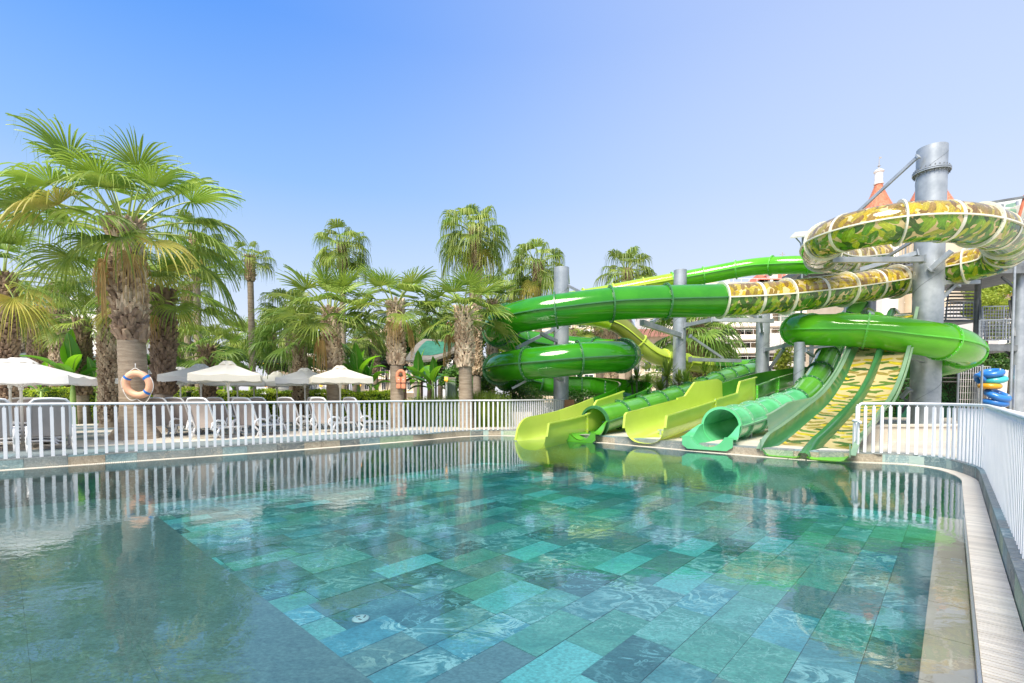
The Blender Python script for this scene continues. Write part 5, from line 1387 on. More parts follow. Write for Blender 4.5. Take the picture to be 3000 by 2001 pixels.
# low tables between loungers
def side_table(px, py, Y, label):
    q = P(px, py, Y); e = empty('side_table', (q.x, q.y, DZ), R(40), label, 'side table', 'low white side tables')
    b = MB(); b.box((0, 0, .40), (.42, .42, .03)); b.build('table_top', M['plastic'], e)
    for sx_ in (-1, 1):
        for sy in (-1, 1): b = MB(); b.tube([(sx_*.17, sy*.17, .39), (sx_*.20, sy*.20, 0)], [.022, .016], 8); b.build('leg', M['plastic'], e)
side_table(905, 1250, 17.0, 'low white table under the white parasol left of the rightmost')
side_table(1010, 1250, 16.6, 'low white table beside the rightmost lounger')
side_table(700, 1270, 14.6, 'low white table between the two fence side loungers')
# stack of spare loungers at far left
for k in range(6):
    q = P(34, 1270, 11.0); e = empty('stacked_lounger', (q.x, q.y, DZ+.07+k*.085), R(46), ('white lounger, %s of the flat stack under the left parasols' % ['lowest', 'second lowest', 'third from bottom', 'fourth from bottom', 'fifth from bottom', 'topmost'][k]), 'sun lounger', 'stacked loungers')
    b = MB()
    for s in (-1, 1): b.tube([(-.8, s*.30, 0), (-.4, s*.31, .03), (.5, s*.31, .03), (.85, s*.30, 0)], .028, 8)
    b.tube([(-.8, -.3, 0), (-.83, 0, .01), (-.8, .3, 0)], .028, 8); b.tube([(.85, -.3, 0), (.88, 0, .01), (.85, .3, 0)], .028, 8)
    b.build('frame', M['plastic'], e, True); b = MB(); b.box((0, 0, .02), (1.6, .56, .008)); b.build('seat', M['sling'], e)
    for sx_ in (-.7, .7):
        for s in (-1, 1): b = MB(); b.tube([(sx_, s*.31, 0), (sx_*1.1, s*.32, -.08)], .022, 6); b.build('leg', M['plastic'], e)

# ---------------- life ring and life jacket on the palms
M['ring_orange'] = mat('life_ring_orange', (.84, .44, .26), (.88, .52, .34), 3, .5, 0, .05, 20)
M['blue_tape'] = mat('blue_tape', (.01, .18, .60), None, rough=.5)
M['rope'] = mat('white_rope', (.78, .76, .72), None, rough=.8)
M['jacket'] = mat('life_jacket_orange', (.82, .28, .15), (.88, .36, .20), 4, .75, 0, .3, 25)
M['black_strap'] = mat('black_strap', (.02, .02, .02), None, rough=.7)
yr = bt.y-.50; q = P(404, 1126, yr)
e = empty('life_ring', q, 0, 'orange life ring with blue bands and white rope hanging on the biggest palm trunk', 'life ring'); e.rotation_euler = (R(8), 0, R(6))
b = MB(); n = 48; Rr, rr_ = .285, .088
b.tube([(math.cos(2*math.pi*k/n)*Rr, 0, math.sin(2*math.pi*k/n)*Rr) for k in range(n)], rr_, 16, closed=True); rg = b.build('ring', M['ring_orange'], e, True)
for a in (38, 142, 318, 232):
    if a == 232: continue
    b = MB(); b.tube([(math.cos(R(a+d))*Rr, 0, math.sin(R(a+d))*Rr) for d in (-6, -2, 2, 6)], rr_+.004, 16, cap=False); b.build('band', M['blue_tape'], rg, True)
def ropepts(a0, a1, sag): 
    out = []
    for k in range(9):
        t = k/8; a = R(a0+(a1-a0)*t); out.append((math.cos(a)*(Rr+.10)*(1+.0*t), -.02, math.sin(a)*(Rr+.09)-sag*math.sin(math.pi*t)))
    return out
for a0, a1, sg in ((200, 262, .10), (262, 320, .12), (30, -38, .0), (150, 200, .0)):
    b = MB(); b.tube(ropepts(a0, a1, sg), .010, 6); b.build('rope', M['rope'], e, True)
b = MB(); b.tube([(-.24, -.03, .27), (-.02, -.03, .42), (.02, -.03, .42), (.24, -.03, .27)], .010, 6); b.build('rope', M['rope'], e, True)
b = MB(); b.tube([(0, -.02, .42), (0, .0, .54)], .010, 6); b.build('hanger', M['rope'], e, True)
q = P(1175, 1120, 17.3-.27)
e = empty('life_jacket', q, 0, 'orange life jacket with a black strap hanging on a front palm trunk', 'life jacket'); e.rotation_euler = (0, 0, R(10)); e.scale = (.82, .82, .82)
b = MB()
b.tube(catmull([Vector((-.13, 0, .0)), Vector((-.16, 0, .22)), Vector((-.12, -.03, .42)), Vector((0, -.05, .50)), Vector((.12, -.03, .42)), Vector((.16, 0, .22)), Vector((.13, 0, 0))], .05), .075, 10); b.build('collar', M['jacket'], e, True)
for s in (-1, 1):
    b = MB(); b.box((s*.105, -.02, -.02), (.19, .12, .52)); o = b.build('panel', M['jacket'], e)
    md = o.modifiers.new('bev', 'BEVEL'); md.width = .035; md.segments = 3
    for f_ in o.data.polygons: f_.use_smooth = True
b = MB(); b.box((0, -.085, -.03), (.42, .012, .03)); b.build('strap', M['black_strap'], e)
b = MB(); b.beam((0, -.09, -.28), (.0, -.06, -.62), .022, .008); b.build('strap_end', M['black_strap'], e)
for s in (-1, 1): b = MB(); b.box((s*.10, -.083, .12), (.07, .01, .05)); b.build('reflector', M['canvas_white'], e)
# ================================================================== BUILDINGS
M['cream_wall'] = mat('cream_render', (.56, .46, .33), (.64, .54, .41), .5, .85, 0, .1, 4)
M['white_wall'] = mat('white_render', (.78, .76, .72), (.82, .80, .77), .5, .85)
M['pale_wall'] = mat('pale_render', (.80, .74, .66), (.84, .79, .72), .5, .85)
M['red_roof'] = mat('red_roof_tile', (.42, .10, .05), (.55, .17, .09), 3, .7, 0, .4, 10)
M['salmon_tile'] = mat('salmon_shingle', (.60, .20, .11), (.72, .30, .18), 3, .75)
M['brown_roof'] = mat('brown_roof', (.22, .09, .06), (.30, .13, .08), 2, .7)
M['green_roof'] = mat('dark_green_shingle', (.05, .085, .075), (.10, .14, .125), 4, .75, 0, .5, 14)
M['glass'] = mat('dark_glass', (.03, .04, .045), (.07, .08, .08), .8, .08)
M['glass_green'] = mat('green_glass_wall', (.16, .24, .20), (.24, .32, .26), .6, .12)
M['recess'] = mat('shaded_loggia', (.12, .10, .09), (.20, .17, .14), .6, .8)
M['grey_trim'] = mat('grey_trim', (.38, .36, .34), None, rough=.7)
def wfix(e):
    rel(e)
def bpart(e, name, m, boxes, **kw):
    b = MB()
    for c, d in boxes: b.box(c, d)
    return b.build(name, M[m], e, **kw)
def facade(name, label, px0, px1, ytop, Y, dep, wall, floors, bays, fh=3.1, win=(.55, .6), cat='building', band=None, rail=False, zb=0.0, wm='glass', bay_off=0.0):
    a, c = P(px0, ytop, Y), P(px1, ytop, Y); w_ = c.x-a.x; cx = (a.x+c.x)/2; h = a.z-zb
    e = empty(name, (cx, Y+dep/2, zb), 0, label, cat)
    bpart(e, 'wall', wall, [((0, 0, h/2), (w_, dep, h))])
    F_ = MB(); 
    bw = w_/bays
    fm = None; pm = None; sx_, sz = bw*win[0], fh*win[1]
    f = MB()
    for s in (-1, 1): f.box((s*(sx_/2+.05), 0, 0), (.10, .12, sz+.2))
    for s in (-1, 1): f.box((0, 0, s*(sz/2+.05)), (sx_, .12, .10))
    f.box((0, 0, 0), (.06, .08, sz)); fm = f.mesh('window_frame', M['white_wall']); p_ = MB(); p_.box((0, 0, 0), (sx_, .04, sz)); pm = p_.mesh('pane', M[wm])
    for k in range(floors):
        z_ = h-fh*(k+.5)-.25
        if z_ < .5: break
        for q in range(bays):
            x = -w_/2+bw*(q+.5)
            fo = inst('window', fm, e, (x, -dep/2-.03, z_)); inst('pane', pm, fo, (0, .0, 0))
        if band: bpart(e, 'balcony_slab', band, [((0, -dep/2-.55, z_-fh*.5+.12), (w_+.4, 1.1, .28))])
        if rail:
            b = MB(); b.box((0, -dep/2-1.05, z_-fh*.5+1.1), (w_+.3, .05, .06)); n = int(w_/.9)
            for q in range(n+1): b.box((-w_/2+w_*q/n, -dep/2-1.05, z_-fh*.5+.7), (.05, .05, .85))
            props(b.build('balcony_rail', M['white_wall'], e), kind='stuff')
    return e, w_, h
# hotel with curved white balconies (right of centre, far behind the slides)
HY = 100.0
e = empty('hotel', (P(2285, 1000, HY).x, HY, 0), 0, 'big cream hotel with curved white balcony bands and red roof behind the slides', 'building')
ex = e.location.x
def hx(px, y_=HY): return P(px, 1000, y_).x-ex
x0, x1 = hx(1985), hx(2500)
ztop = P(2250, 826, HY).z
bpart(e, 'wall', 'cream_wall', [(((x0+x1)/2, 6, ztop/2), (x1-x0, 12, ztop))])
fl = 2.75; nf_ = 9
wb = MB(); wb.box((0, 0, 0), (2.2, .06, 2.0)); WBm = wb.mesh('pane', M['glass']); wf = MB(); wf.box((0, 0, 0), (.12, .1, 2.1)); wf.box((1.1, 0, 0), (.08, .1, 2.1)); wf.box((-1.1, 0, 0), (.08, .1, 2.1)); WFm = wf.mesh('window_frame', M['pale_wall'])
for k in range(nf_):
    z_ = ztop-.6-fl*k; curve = k >= 3
    # floor band, bowed outwards on the lower floors
    n = 24; A = []; 
    xs0 = x0-2-max(0, k-3)*1.8
    b = MB()
    for q in range(n):
        u0, u1 = q/n, (q+1)/n; X0, X1 = xs0+(x1-xs0)*u0, xs0+(x1-xs0)*u1
        bow = lambda u: (3.2+1.1*(k-3))*math.sin(math.pi*min(1, u*1.0))**.6+1.2 if curve else 1.3
        y0, y1 = -bow(u0), -bow(u1)
        hh = .95 if curve else .55
        b.add([(X0, y0, z_-hh), (X1, y1, z_-hh), (X1, y1, z_), (X0, y0, z_), (X0, .0, z_-hh), (X1, .0, z_-hh), (X1, 0, z_), (X0, 0, z_)], [(0, 1, 2, 3), (3, 2, 6, 7), (4, 5, 1, 0)])
    b.build('balcony_band', M['pale_wall'], e)
    b = MB(); 
    for q in range(n+1):
        u = q/n; X = xs0+(x1-xs0)*u; b.box((X, -bow(u)+.05, z_+.5), (.06, .06, 1.0))
        if q < n: u2 = (q+1)/n; b.beam((X, -bow(u)+.05, z_+1.0), (xs0+(x1-xs0)*u2, -bow(u2)+.05, z_+1.0), .07)
    props(b.build('balcony_rail', M['white_wall'], e), kind='stuff')
    for q in range(9):
        X = x0+1.6+(x1-x0-3)*q/8
        fo = inst('window', WFm, e, (X, -.08, z_-1.9)); inst('pane', WBm, fo, (0, .03, 0))
for q in range(5):
    X = x0+.6+(x1-x0-1.2)*q/4; bpart(e, 'pier', 'white_wall', [((X, -1.0, (ztop+9)/2+2), (.55, 2.0, ztop-13))])
for q, (pa, pb, ya, yb) in enumerate(((2160, 2192, 905, 975), (2271, 2314, 905, 965))):
    X = (hx(pa)+hx(pb))/2; za, zb_ = P(pa, ya, HY).z, P(pa, yb, HY).z; w_ = hx(pb)-hx(pa)
    gw = bpart(e, 'glass_bay', 'glass_green', [((X, -1.3, (za+zb_)/2), (w_, .6, za-zb_))])
    b = MB()
    for i in range(5): b.box((X-w_/2+w_*i/4, -1.65, (za+zb_)/2), (.07, .08, za-zb_))
    for i in range(8): b.box((X, -1.65, zb_+(za-zb_)*i/7), (w_, .07, .07))
    b.build('glazing_bars', M['grey_trim'], gw)
rf = MB(); xa, xb = hx(2210), hx(2420); rf.add([(xa, -2, ztop), (xb, -2, ztop), (xb-2, 3, ztop+2.4), (xa+2, 3, ztop+2.4), (xa, 8, ztop), (xb, 8, ztop)], [(0, 1, 2, 3), (3, 2, 5, 4), (0, 3, 4), (1, 5, 2)]); ro = rf.build('roof', M['red_roof'], e)
for q in range(3):
    X = xa+3+(xb-xa-6)*q/2; d = MB(); d.box((X, -.8, ztop+.9), (1.5, 1.6, 1.2)); d.add([(X-1, -1.8, ztop+1.5), (X+1, -1.8, ztop+1.5), (X, -1.8, ztop+2.3), (X-1, .8, ztop+1.5), (X+1, .8, ztop+1.5), (X, .8, ztop+2.3)], [(0, 1, 2), (0, 2, 5, 3), (1, 4, 5, 2)]); d.build('dormer', M['pale_wall'], ro)
xa, xb = hx(1900), hx(2110); z2 = P(2000, 838, HY).z
bpart(e, 'side_wing', 'pale_wall', [(((xa+xb)/2, 6, z2/2), (xb-xa, 10, z2))])
rf = MB(); rf.add([(xa-1, -.5, z2), (xb+1, -.5, z2), (xb-2, 5, z2+2.2), (xa+2, 5, z2+2.2)], [(0, 1, 2, 3)]); rf.build('roof', M['red_roof'], e)
# lace screens and the low curved terrace
for pa, pb, ya, yb in ((2252, 2292, 980, 1018), (2368, 2396, 998, 1025)):
    A, Bq = P(pa, ya, 92)-e.location, P(pb, yb, 92)-e.location; b = MB()
    n = 5
    for i in range(n+1):
        for j in range(n+1):
            cx_, cz = A.x+(Bq.x-A.x)*i/n, A.z+(Bq.z-A.z)*j/n; r_ = abs(Bq.x-A.x)/n*.48
            b.tube([(cx_+r_*math.cos(t*.785), A.y, cz+r_*math.sin(t*.785)) for t in range(8)], .07, 4, closed=True)
            for t in range(3): a = t*1.047; b.beam((cx_-r_*math.cos(a), A.y, cz-r_*math.sin(a)), (cx_+r_*math.cos(a), A.y, cz+r_*math.sin(a)), .06)
    props(b.build('lace_screen', M['white_wall'], e), kind='stuff')
b = MB(); n = 20; A = []; Bt = []
for q in range(n+1):
    u = q/n; X = hx(2085)+(hx(2520)-hx(2085))*u; yy = -9-6*math.sin(math.pi*u); A.append(Vector((X, yy, 0))); Bt.append(Vector((X, yy, P(2300, 1085+8*abs(u-.5), HY+yy).z)))
b.strip(A, Bt); b.strip(Bt, [Vector((p.x, 0, p.z)) for p in Bt]); b.build('terrace_wall', M['pale_wall'], e)

# castle like hotel with the two conical roofs
CY = 72.0
e = empty('turreted_hotel', (P(2640, 1000, CY).x, CY, 0), 0, 'cream hotel with two red conical turrets behind the leaf printed ring', 'building'); ex = e.location.x
def cx2(px): return P(px, 1000, CY).x-ex
zt = P(2640, 700, CY).z; xa, xb = cx2(2505), cx2(2810)
bpart(e, 'wall', 'cream_wall', [(((xa+xb)/2, 6, zt/2), (xb-xa, 12, zt))])
bpart(e, 'cornice', 'white_wall', [(((xa+xb)/2, -.2, zt), (xb-xa+.8, 1.0, .5))])
wf = MB()
for s in (-1, 1): wf.box((s*.62, 0, 0), (.14, .14, 1.9))
for s in (-1, 1): wf.box((0, 0, s*.9), (1.3, .14, .14))
wf.box((0, 0, .2), (1.1, .08, .07)); wf.box((0, 0, 0), (.07, .08, 1.7)); wf.box((0, -.05, -1.0), (1.6, .3, .12)); WFm2 = wf.mesh('window_frame', M['white_wall'])
wp_ = MB(); wp_.box((0, .03, 0), (1.15, .05, 1.75)); WPm2 = wp_.mesh('pane', M['glass'])
for k in range(7):
    for q in range(6):
        X = xa+1.3+(xb-xa-2.6)*q/5; z_ = zt-1.9-3.3*k
        if z_ > 1: fo = inst('window', WFm2, e, (X, -.08, z_)); inst('pane', WPm2, fo)
    if zt-3.55-3.3*k > 1: bpart(e, 'string_course', 'white_wall', [(((xa+xb)/2, -.06, zt-3.5-3.3*k), (xb-xa, .2, .16))])
def turret(px, r_b, ybase, ytip, lant, body=True):
    X = cx2(px); z0 = P(px, ybase, CY).z; z1 = P(px, ytip, CY).z; b = MB(); b.lathe([(r_b*.92, 0), (r_b*.92, z0)], 20, c=(X, 1, 0)); tb = b.build('turret_wall', M['cream_wall'], e, auto=40)
    b = MB(); prof = []
    for k in range(15):
        t = k/14; prof.append((r_b*((1-t)**1.25*.80+.20*(1-t))+.45*t+.0, z0+(z1-z0)*t))
    b.lathe(prof, 24, c=(X, 1, 0)); rf_ = b.build('cone_roof', M['salmon_tile'], e, auto=40)
    # shingle courses
    b = MB()
    for k in range(34):
        t = k/34; rr = r_b*((1-t)**1.25*.80+.20*(1-t))+.45*t; zz = z0+(z1-z0)*t
        b.lathe([(rr+.05, 0), (rr+.02, .10)], 20, c=(X, 1, zz), cap=False)
    props(b.build('shingle_courses', M['salmon_tile'], rf_), kind='stuff')
    if lant:
        b = MB(); b.lathe([(.62, 0), (.66, .15), (.52, .25), (.52, 1.75), (.66, 1.85), (.68, 2.0), (.45, 2.15), (.12, 2.35), (.05, 2.5)], 20, c=(X, 1, z1-.05)); b.build('lantern', M['white_wall'], e, auto=40)
        b = MB(); b.tube([(X, 1, z1+2.4), (X, 1, z1+4.2)], [.07, .02], 6); b.lathe([(.03, 0), (.22, .12), (.03, .24)], 10, c=(X, 1, z1+2.6)); b.beam((X, 1, z1+3.9), (X+.35, 1, z1+4.0), .05, .22); b.build('weather_vane', M['grey_trim'], e)
turret(2577, 3.7, 672, 531, True); turret(2727, 4.9, 672, 478, False)
for k in range(3):
    z_ = P(2577, 700+k*46, CY).z
    fo = inst('window', WFm2, e, (cx2(2577), -2.0, z_-1)); inst('pane', WPm2, fo)
bpart(e, 'pale_bay', 'pale_wall', [((cx2(2545), -2.2, P(2545, 745, CY).z/2), (2.2, 3.5, P(2545, 745, CY).z))])

e, w_, h = facade('apartment_hotel', 'cream hotel with an arched window seen between the two green coils', 1560, 1850, 868, 90, 12, 'cream_wall', 5, 7, 3.2, (.45, .5), band='pale_wall')
zc = P(1730, 1003, 90).z; b = MB(); cxp = P(1730, 1000, 90).x-e.location.x
pts = [Vector((cxp+2.7*math.cos(math.pi*k/16), -6.25, zc+1.6*math.sin(math.pi*k/16))) for k in range(17)]
b.poly(pts); b.build('arched_window', M['canvas_white'], e)
b = MB(); b.tube(pts, .14, 6); b.build('window_arch', M['pale_wall'], e)
bpart(e, 'eave_band', 'brown_roof', [((cxp, -6.4, zc-.5), (6.6, .8, .5))])
rel_dummy = None
e, w_, h = facade('brown_roofed_house', 'cream building with a sloping brown roof behind the lime tube', 1850, 2010, 985, 80, 10, 'cream_wall', 3, 5, 3.2, (.5, .5), band='pale_wall')
b = MB(); b.add([(-w_/2-1.5, -6.2, h-.2), (w_/2+1.5, -6.2, h-.2), (w_/2-1, 0, h+1.9), (-w_/2+1, 0, h+1.9), (-w_/2-1.5, 6, h-.2), (w_/2+1.5, 6, h-.2)], [(0, 1, 2, 3), (3, 2, 5, 4), (0, 3, 4), (1, 5, 2)]); b.build('roof', M['brown_roof'], e)
e, w_, h = facade('green_roofed_hotel', 'cream hotel with a dark green mansard roof behind the front palms', 1035, 1210, 985, 110, 12, 'cream_wall', 5, 7, 3.2, (.4, .5), band='pale_wall')
b = MB(); b.add([(-w_/2-.5, -6.4, h), (w_/2+.5, -6.4, h), (w_/2-2.5, -3, h+2.9), (-w_/2+2.5, -3, h+2.9), (w_/2-2.5, 5, h+2.9), (-w_/2+2.5, 5, h+2.9), (w_/2+.5, 6, h), (-w_/2-.5, 6, h)], [(0, 1, 2, 3), (3, 2, 4, 5), (1, 6, 4, 2), (0, 3, 5, 7)]); ro = b.build('roof', M['green_roof'], e)
for q in range(3): b = MB(); X = -w_/2+4+(w_-8)*q/2; b.box((X, -5.4, h+1.2), (1.6, 1.2, .9)); dm = b.build('dormer', M['cream_wall'], ro)
facade('balcony_hotel', 'cream hotel with small balconies behind the dark palm and canopy', 815, 970, 992, 95, 10, 'cream_wall', 5, 6, 3.1, (.45, .55), band='pale_wall', rail=True)
facade('balcony_hotel', 'yellow cream building glimpsed left of the tall bare trunks', 450, 560, 1000, 85, 10, 'cream_wall', 4, 4, 3.1, (.45, .55), band='pale_wall')
e, w_, h = facade('red_roofed_house', 'white house with a red roof glimpsed behind the last front palm', 1290, 1352, 962, 100, 8, 'white_wall', 3, 3, 3.1, (.45, .5))
b = MB(); b.add([(-w_/2-.8, -4.8, h), (w_/2+.8, -4.8, h), (w_/2-1.2, 0, h+2), (-w_/2+1.2, 0, h+2), (-w_/2-.8, 4.8, h), (w_/2+.8, 4.8, h)], [(0, 1, 2, 3), (3, 2, 5, 4), (0, 3, 4), (1, 5, 2)]); b.build('roof', M['red_roof'], e)
facade('white_hotel', 'bright white stepped hotel behind the palms at the left', 150, 345, 872, 78, 10, 'white_wall', 5, 6, 3.2, (.4, .5), band='white_wall', rail=True)
facade('white_hotel_wing', 'lower white hotel wing with balconies by the slim palm', 255, 350, 985, 62, 8, 'white_wall', 3, 4, 3.0, (.5, .5), band='white_wall')
facade('pink_low_building', 'pale pinkish low building at the far right under the tower landing', 2850, 3080, 1020, 45, 8, 'pale_wall', 1, 4, 3.0, (.3, .5))
e, w_, h = facade('red_eaved_house', 'house with red roof edge behind the yellow green trees at the right', 2930, 3120, 865, 55, 8, 'pale_wall', 2, 3, 3.0, (.3, .5))
b = MB(); b.add([(-w_/2-1, -5.5, h-.3), (w_/2+1, -5.5, h-.3), (w_/2, 0, h+1.2), (-w_/2, 0, h+1.2)], [(0, 1, 2, 3)]); b.build('roof', M['red_roof'], e)
facade('orange_shop', 'low orange and cream building beyond the palms under the coil', 1500, 1800, 1075, 60, 8, 'cream_wall', 1, 6, 3.0, (.5, .5))

# ================================================================== GARDEN STRUCTURES
M['shingle'] = mat('restaurant_shingle', (.060, .085, .085), (.13, .16, .15), 5, .7, 0, .5, 16)
M['shingle_warm'] = mat('roof_edge', (.16, .11, .08), (.24, .17, .12), 3, .7)
M['wood'] = mat('brown_wood', (.10, .05, .035), (.17, .09, .06), 3, .7, 0, .3, 20, (1, 1, 6))
M['dark_metal'] = mat('dark_metal', (.03, .03, .032), (.05, .05, .05), 3, .5)
M['interior'] = mat('dark_interior', (.03, .022, .018), (.06, .04, .03), 1, .9)
ml, t_, b_, o_ = new_mat('lamp_glow'); b_.inputs['Emission Color'].default_value = (1.0, .38, .05, 1); b_.inputs['Emission Strength'].default_value = 1.6; b_.inputs['Base Color'].default_value = (.9, .5, .15, 1); M['lamp'] = ml
RY = 25.0
e = empty('restaurant', (P(150, 1000, RY+3).x, RY+3, DZ-.02), 0, 'open restaurant with a long sloping dark shingle roof at the left', 'restaurant'); ol = e.location
rid = [P(-160, 985, RY+4), P(10, 1002, RY+4), P(290, 1044, RY+3.5), P(352, 1062, RY+3)]
eav = [P(-160, 1062, RY), P(10, 1062, RY), P(250, 1072, RY), P(350, 1074, RY)]
b = MB(); b.strip([p-ol for p in rid], [p-ol for p in eav]); b.build('roof', M['shingle'], e)
courses = MB()
for k in range(1, 11):
    f_ = k/11; A = [r.lerp(ee, f_)-ol for r, ee in zip(rid, eav)]; nn = Vector((0, -.25, .6)).normalized()*.035
    for i in range(3): courses.beam(A[i]+nn*.4, A[i+1]+nn*.4, .05, .04)
props(courses.build('shingle_courses', M['shingle'], e), kind='stuff')
b = MB()
for i in range(3): b.beam(eav[i]-ol+Vector((0, 0, -.10)), eav[i+1]-ol+Vector((0, 0, -.10)), .10, .22)
b.build('fascia', M['shingle_warm'], e)
b = MB(); b.box((0, 3.5, 1.1), (14, .2, 2.2)); b.build('back_wall', M['interior'], e)
for k, px in enumerate((20, 80, 150, 215, 262, 335)):
    q = P(px, 1100, RY+.5)-ol; b = MB(); b.box((q.x, q.y, 1.1), (.16, .16, 2.3)); b.build('post', M['wood'], e)
for k, (px, py) in enumerate(((225, 1110), (262, 1111), (275, 1114), (285, 1108), (152, 1121), (200, 1124), (292, 1112), (80, 1120), (185, 1112))):
    q = P(px, py, RY-.2); le = empty('hanging_lamp', q, 0, None, None)
    b = MB(); b.lathe([(.02, .14), (.11, .06), (.12, -.02), (.07, -.10)], 12); b.build('lamp_shade', M['lamp'], le, True)
    b = MB(); b.tube([(0, 0, .12), (0, 0, .75)], .008, 5); b.build('cord', M['dark_metal'], le)
    labs = ['left of the pair in the cluster at the roof end', 'first of the bright cluster at the roof end', 'second of the bright cluster at the roof end', 'topmost of the bright cluster at the roof end', 'behind the spreading banana leaves', 'lowest one among the banana leaves', 'rightmost of the bright cluster', 'near the left parasol poles', 'between the banana plants']
    props(le, 'glowing orange restaurant lamp ' + labs[k], 'lamp', 'glowing orange lamps in the restaurant')
e = empty('roof_pavilion', P(20, 1010, 31), 0, 'small pavilion with green roof and cream fascia at the left edge', 'pavilion'); ol = e.location.copy(); e.location.z = DZ; ol.z = DZ
apex = P(10, 955, 31)-ol; cs = [P(-90, 998, 30)-ol, P(62, 996, 30)-ol, P(62, 992, 33)-ol, P(-90, 992, 33)-ol]
b = MB(); b.add(cs+[apex], [(0, 1, 4), (1, 2, 4), (2, 3, 4), (3, 0, 4)]); b.build('roof', M['green_roof'], e)
b = MB(); b.box((cs[0].x/2+cs[1].x/2, (cs[0].y+cs[2].y)/2, cs[0].z/2-.2), (2.2, 2, cs[0].z-.3)); b.build('wall', M['wood'], e)
b = MB(); b.box((cs[0].x/2+cs[1].x/2, cs[0].y+.4, cs[0].z-.35), (2.9, .2, .28)); b.build('fascia', M['cream_wall'], e)
def canopy(px0, px1, yt, yb, Y, label, dep=3.5, lights=0, posts=()):
    a, c = P(px0, yt, Y), P(px1, yt, Y); e = empty('dark_canopy', ((a.x+c.x)/2, Y, DZ-.02), 0, label, 'canopy', 'dark flat canopies in the garden'); w_ = (c.x-a.x); h = a.z-DZ; th = a.z-P(px0, yb, Y).z
    b = MB(); n = 16; A, Bq = [], []
    for k in range(n+1):
        u = k/n; x = -w_/2+w_*u; A.append(Vector((x, -dep/2*math.sin(math.pi*(.1+.8*u)), h-.15*u))); Bq.append(Vector((x, dep/2, h-.15*u)))
    b.strip(A, Bq); b.strip([p-Z*th for p in A], A); b.strip([p-Z*th for p in A], [p-Z*th for p in Bq]); b.build('roof', M['dark_metal'], e)
    b = MB()
    for k in range(12): x = -w_/2+w_*(k+.5)/12; b.beam((x, -dep/2*.8, h-.2), (x, dep/2, h-.5), .05, .08)
    props(b.build('joists', M['dark_metal'], e), kind='stuff')
    for px in posts:
        x = P(px, 1000, Y).x-e.location.x
        for d in (-.12, -.04, .05, .13): b = MB(); b.beam((x+d*.6, .5, 0), (x+d*2.4, .5, h-.2), .035); b.build('post', M['dark_metal'], e)
    for k in range(lights):
        b = MB(); x = -w_/2+w_*(k+.7)/lights; b.lathe([(.04, -.03), (.04, .0)], 8, c=(x, -.9+.5*(k % 3), h-th-.03)); b.build('downlight', M['lamp'], e)
    return e
canopy(772, 1035, 1056, 1064, 30, 'wide low dark canopy with small lights behind the parasols', lights=9, posts=(905, 1000))
canopy(1003, 1150, 1012, 1030, 33, 'dark raised canopy with slender black posts left of the life jacket palm', 4, posts=(1015, 1080, 1120, 1135))
canopy(1120, 1200, 1058, 1066, 31, 'small dark canopy piece behind the life jacket palm', 2.5, posts=(1135, 1150))
M['mesh_green'] = mat('green_roof_mesh', (.02, .13, .08), (.04, .19, .12), 3, .6, 0, .6, 22)
M['mesh_edge'] = mat('roof_mesh_border', (.17, .16, .13), (.24, .22, .18), 3, .6, 0, .5, 22)
e = empty('mesh_roof_pavilion', (P(1260, 1000, 30).x, 30, DZ-.02), 0, 'pavilion with a wavy green mesh roof between the front palms', 'pavilion'); ol = e.location
def ms(u, v):      # u along, v front to back
    x0_ = 1185+145*u; yf = 1056-(26*(max(0, u-.45)/.55)**1.5)-2*u; x = x0_+(62-20*u)*v*.9; y = (yf*(1-v)+(993+10*u-3*math.sin(u*3))*v) + 9*math.sin(math.pi*v)*(-1+.4*u)
    return P(x, y, 29+3.2*v)-ol
def msurf(u0, u1, v0, v1, off, nu=18, nv=12):
    b = MB(); 
    for i in range(nu+1):
        for j in range(nv+1): p = ms(u0+(u1-u0)*i/nu, v0+(v1-v0)*j/nv)+Vector((0, 0, off)); b.v.append(tuple(p))
    for i in range(nu):
        for j in range(nv): q = i*(nv+1)+j; b.face((q, q+1, q+nv+2, q+nv+1))
    return b
msurf(0, 1, 0, 1, 0).build('roof', M['mesh_edge'], e, True); msurf(.14, .86, .16, .84, .025).build('mesh_panel', M['mesh_green'], e, True)
b = MB()
for k in range(9): u = k/8; b.beam(ms(u, 0)-Z*.05, ms(min(1, u+.12), 0)-Z*.05, .06, .14)
b.build('edge_beam', M['mesh_edge'], e)
b = MB()
for k in range(10): u0 = .3+k*.07; b.beam(ms(u0, .05)-Z*.1, ms(min(1, u0+.05), .4)-Z*.75, .05); b.beam(ms(min(1, u0+.05), .4)-Z*.75, ms(min(1, u0+.07), .05)-Z*.1, .04)
b.beam(ms(.3, .4)-Z*.75, ms(1, .4)-Z*.75, .07); props(b.build('truss', M['dark_metal'], e), kind='stuff')
for u in (.2, .5, .95): q = ms(u, .4); b = MB(); b.tube([(q.x, q.y, 0), (q.x, q.y, q.z-.1)], .06, 8); b.build('post', M['dark_metal'], e)
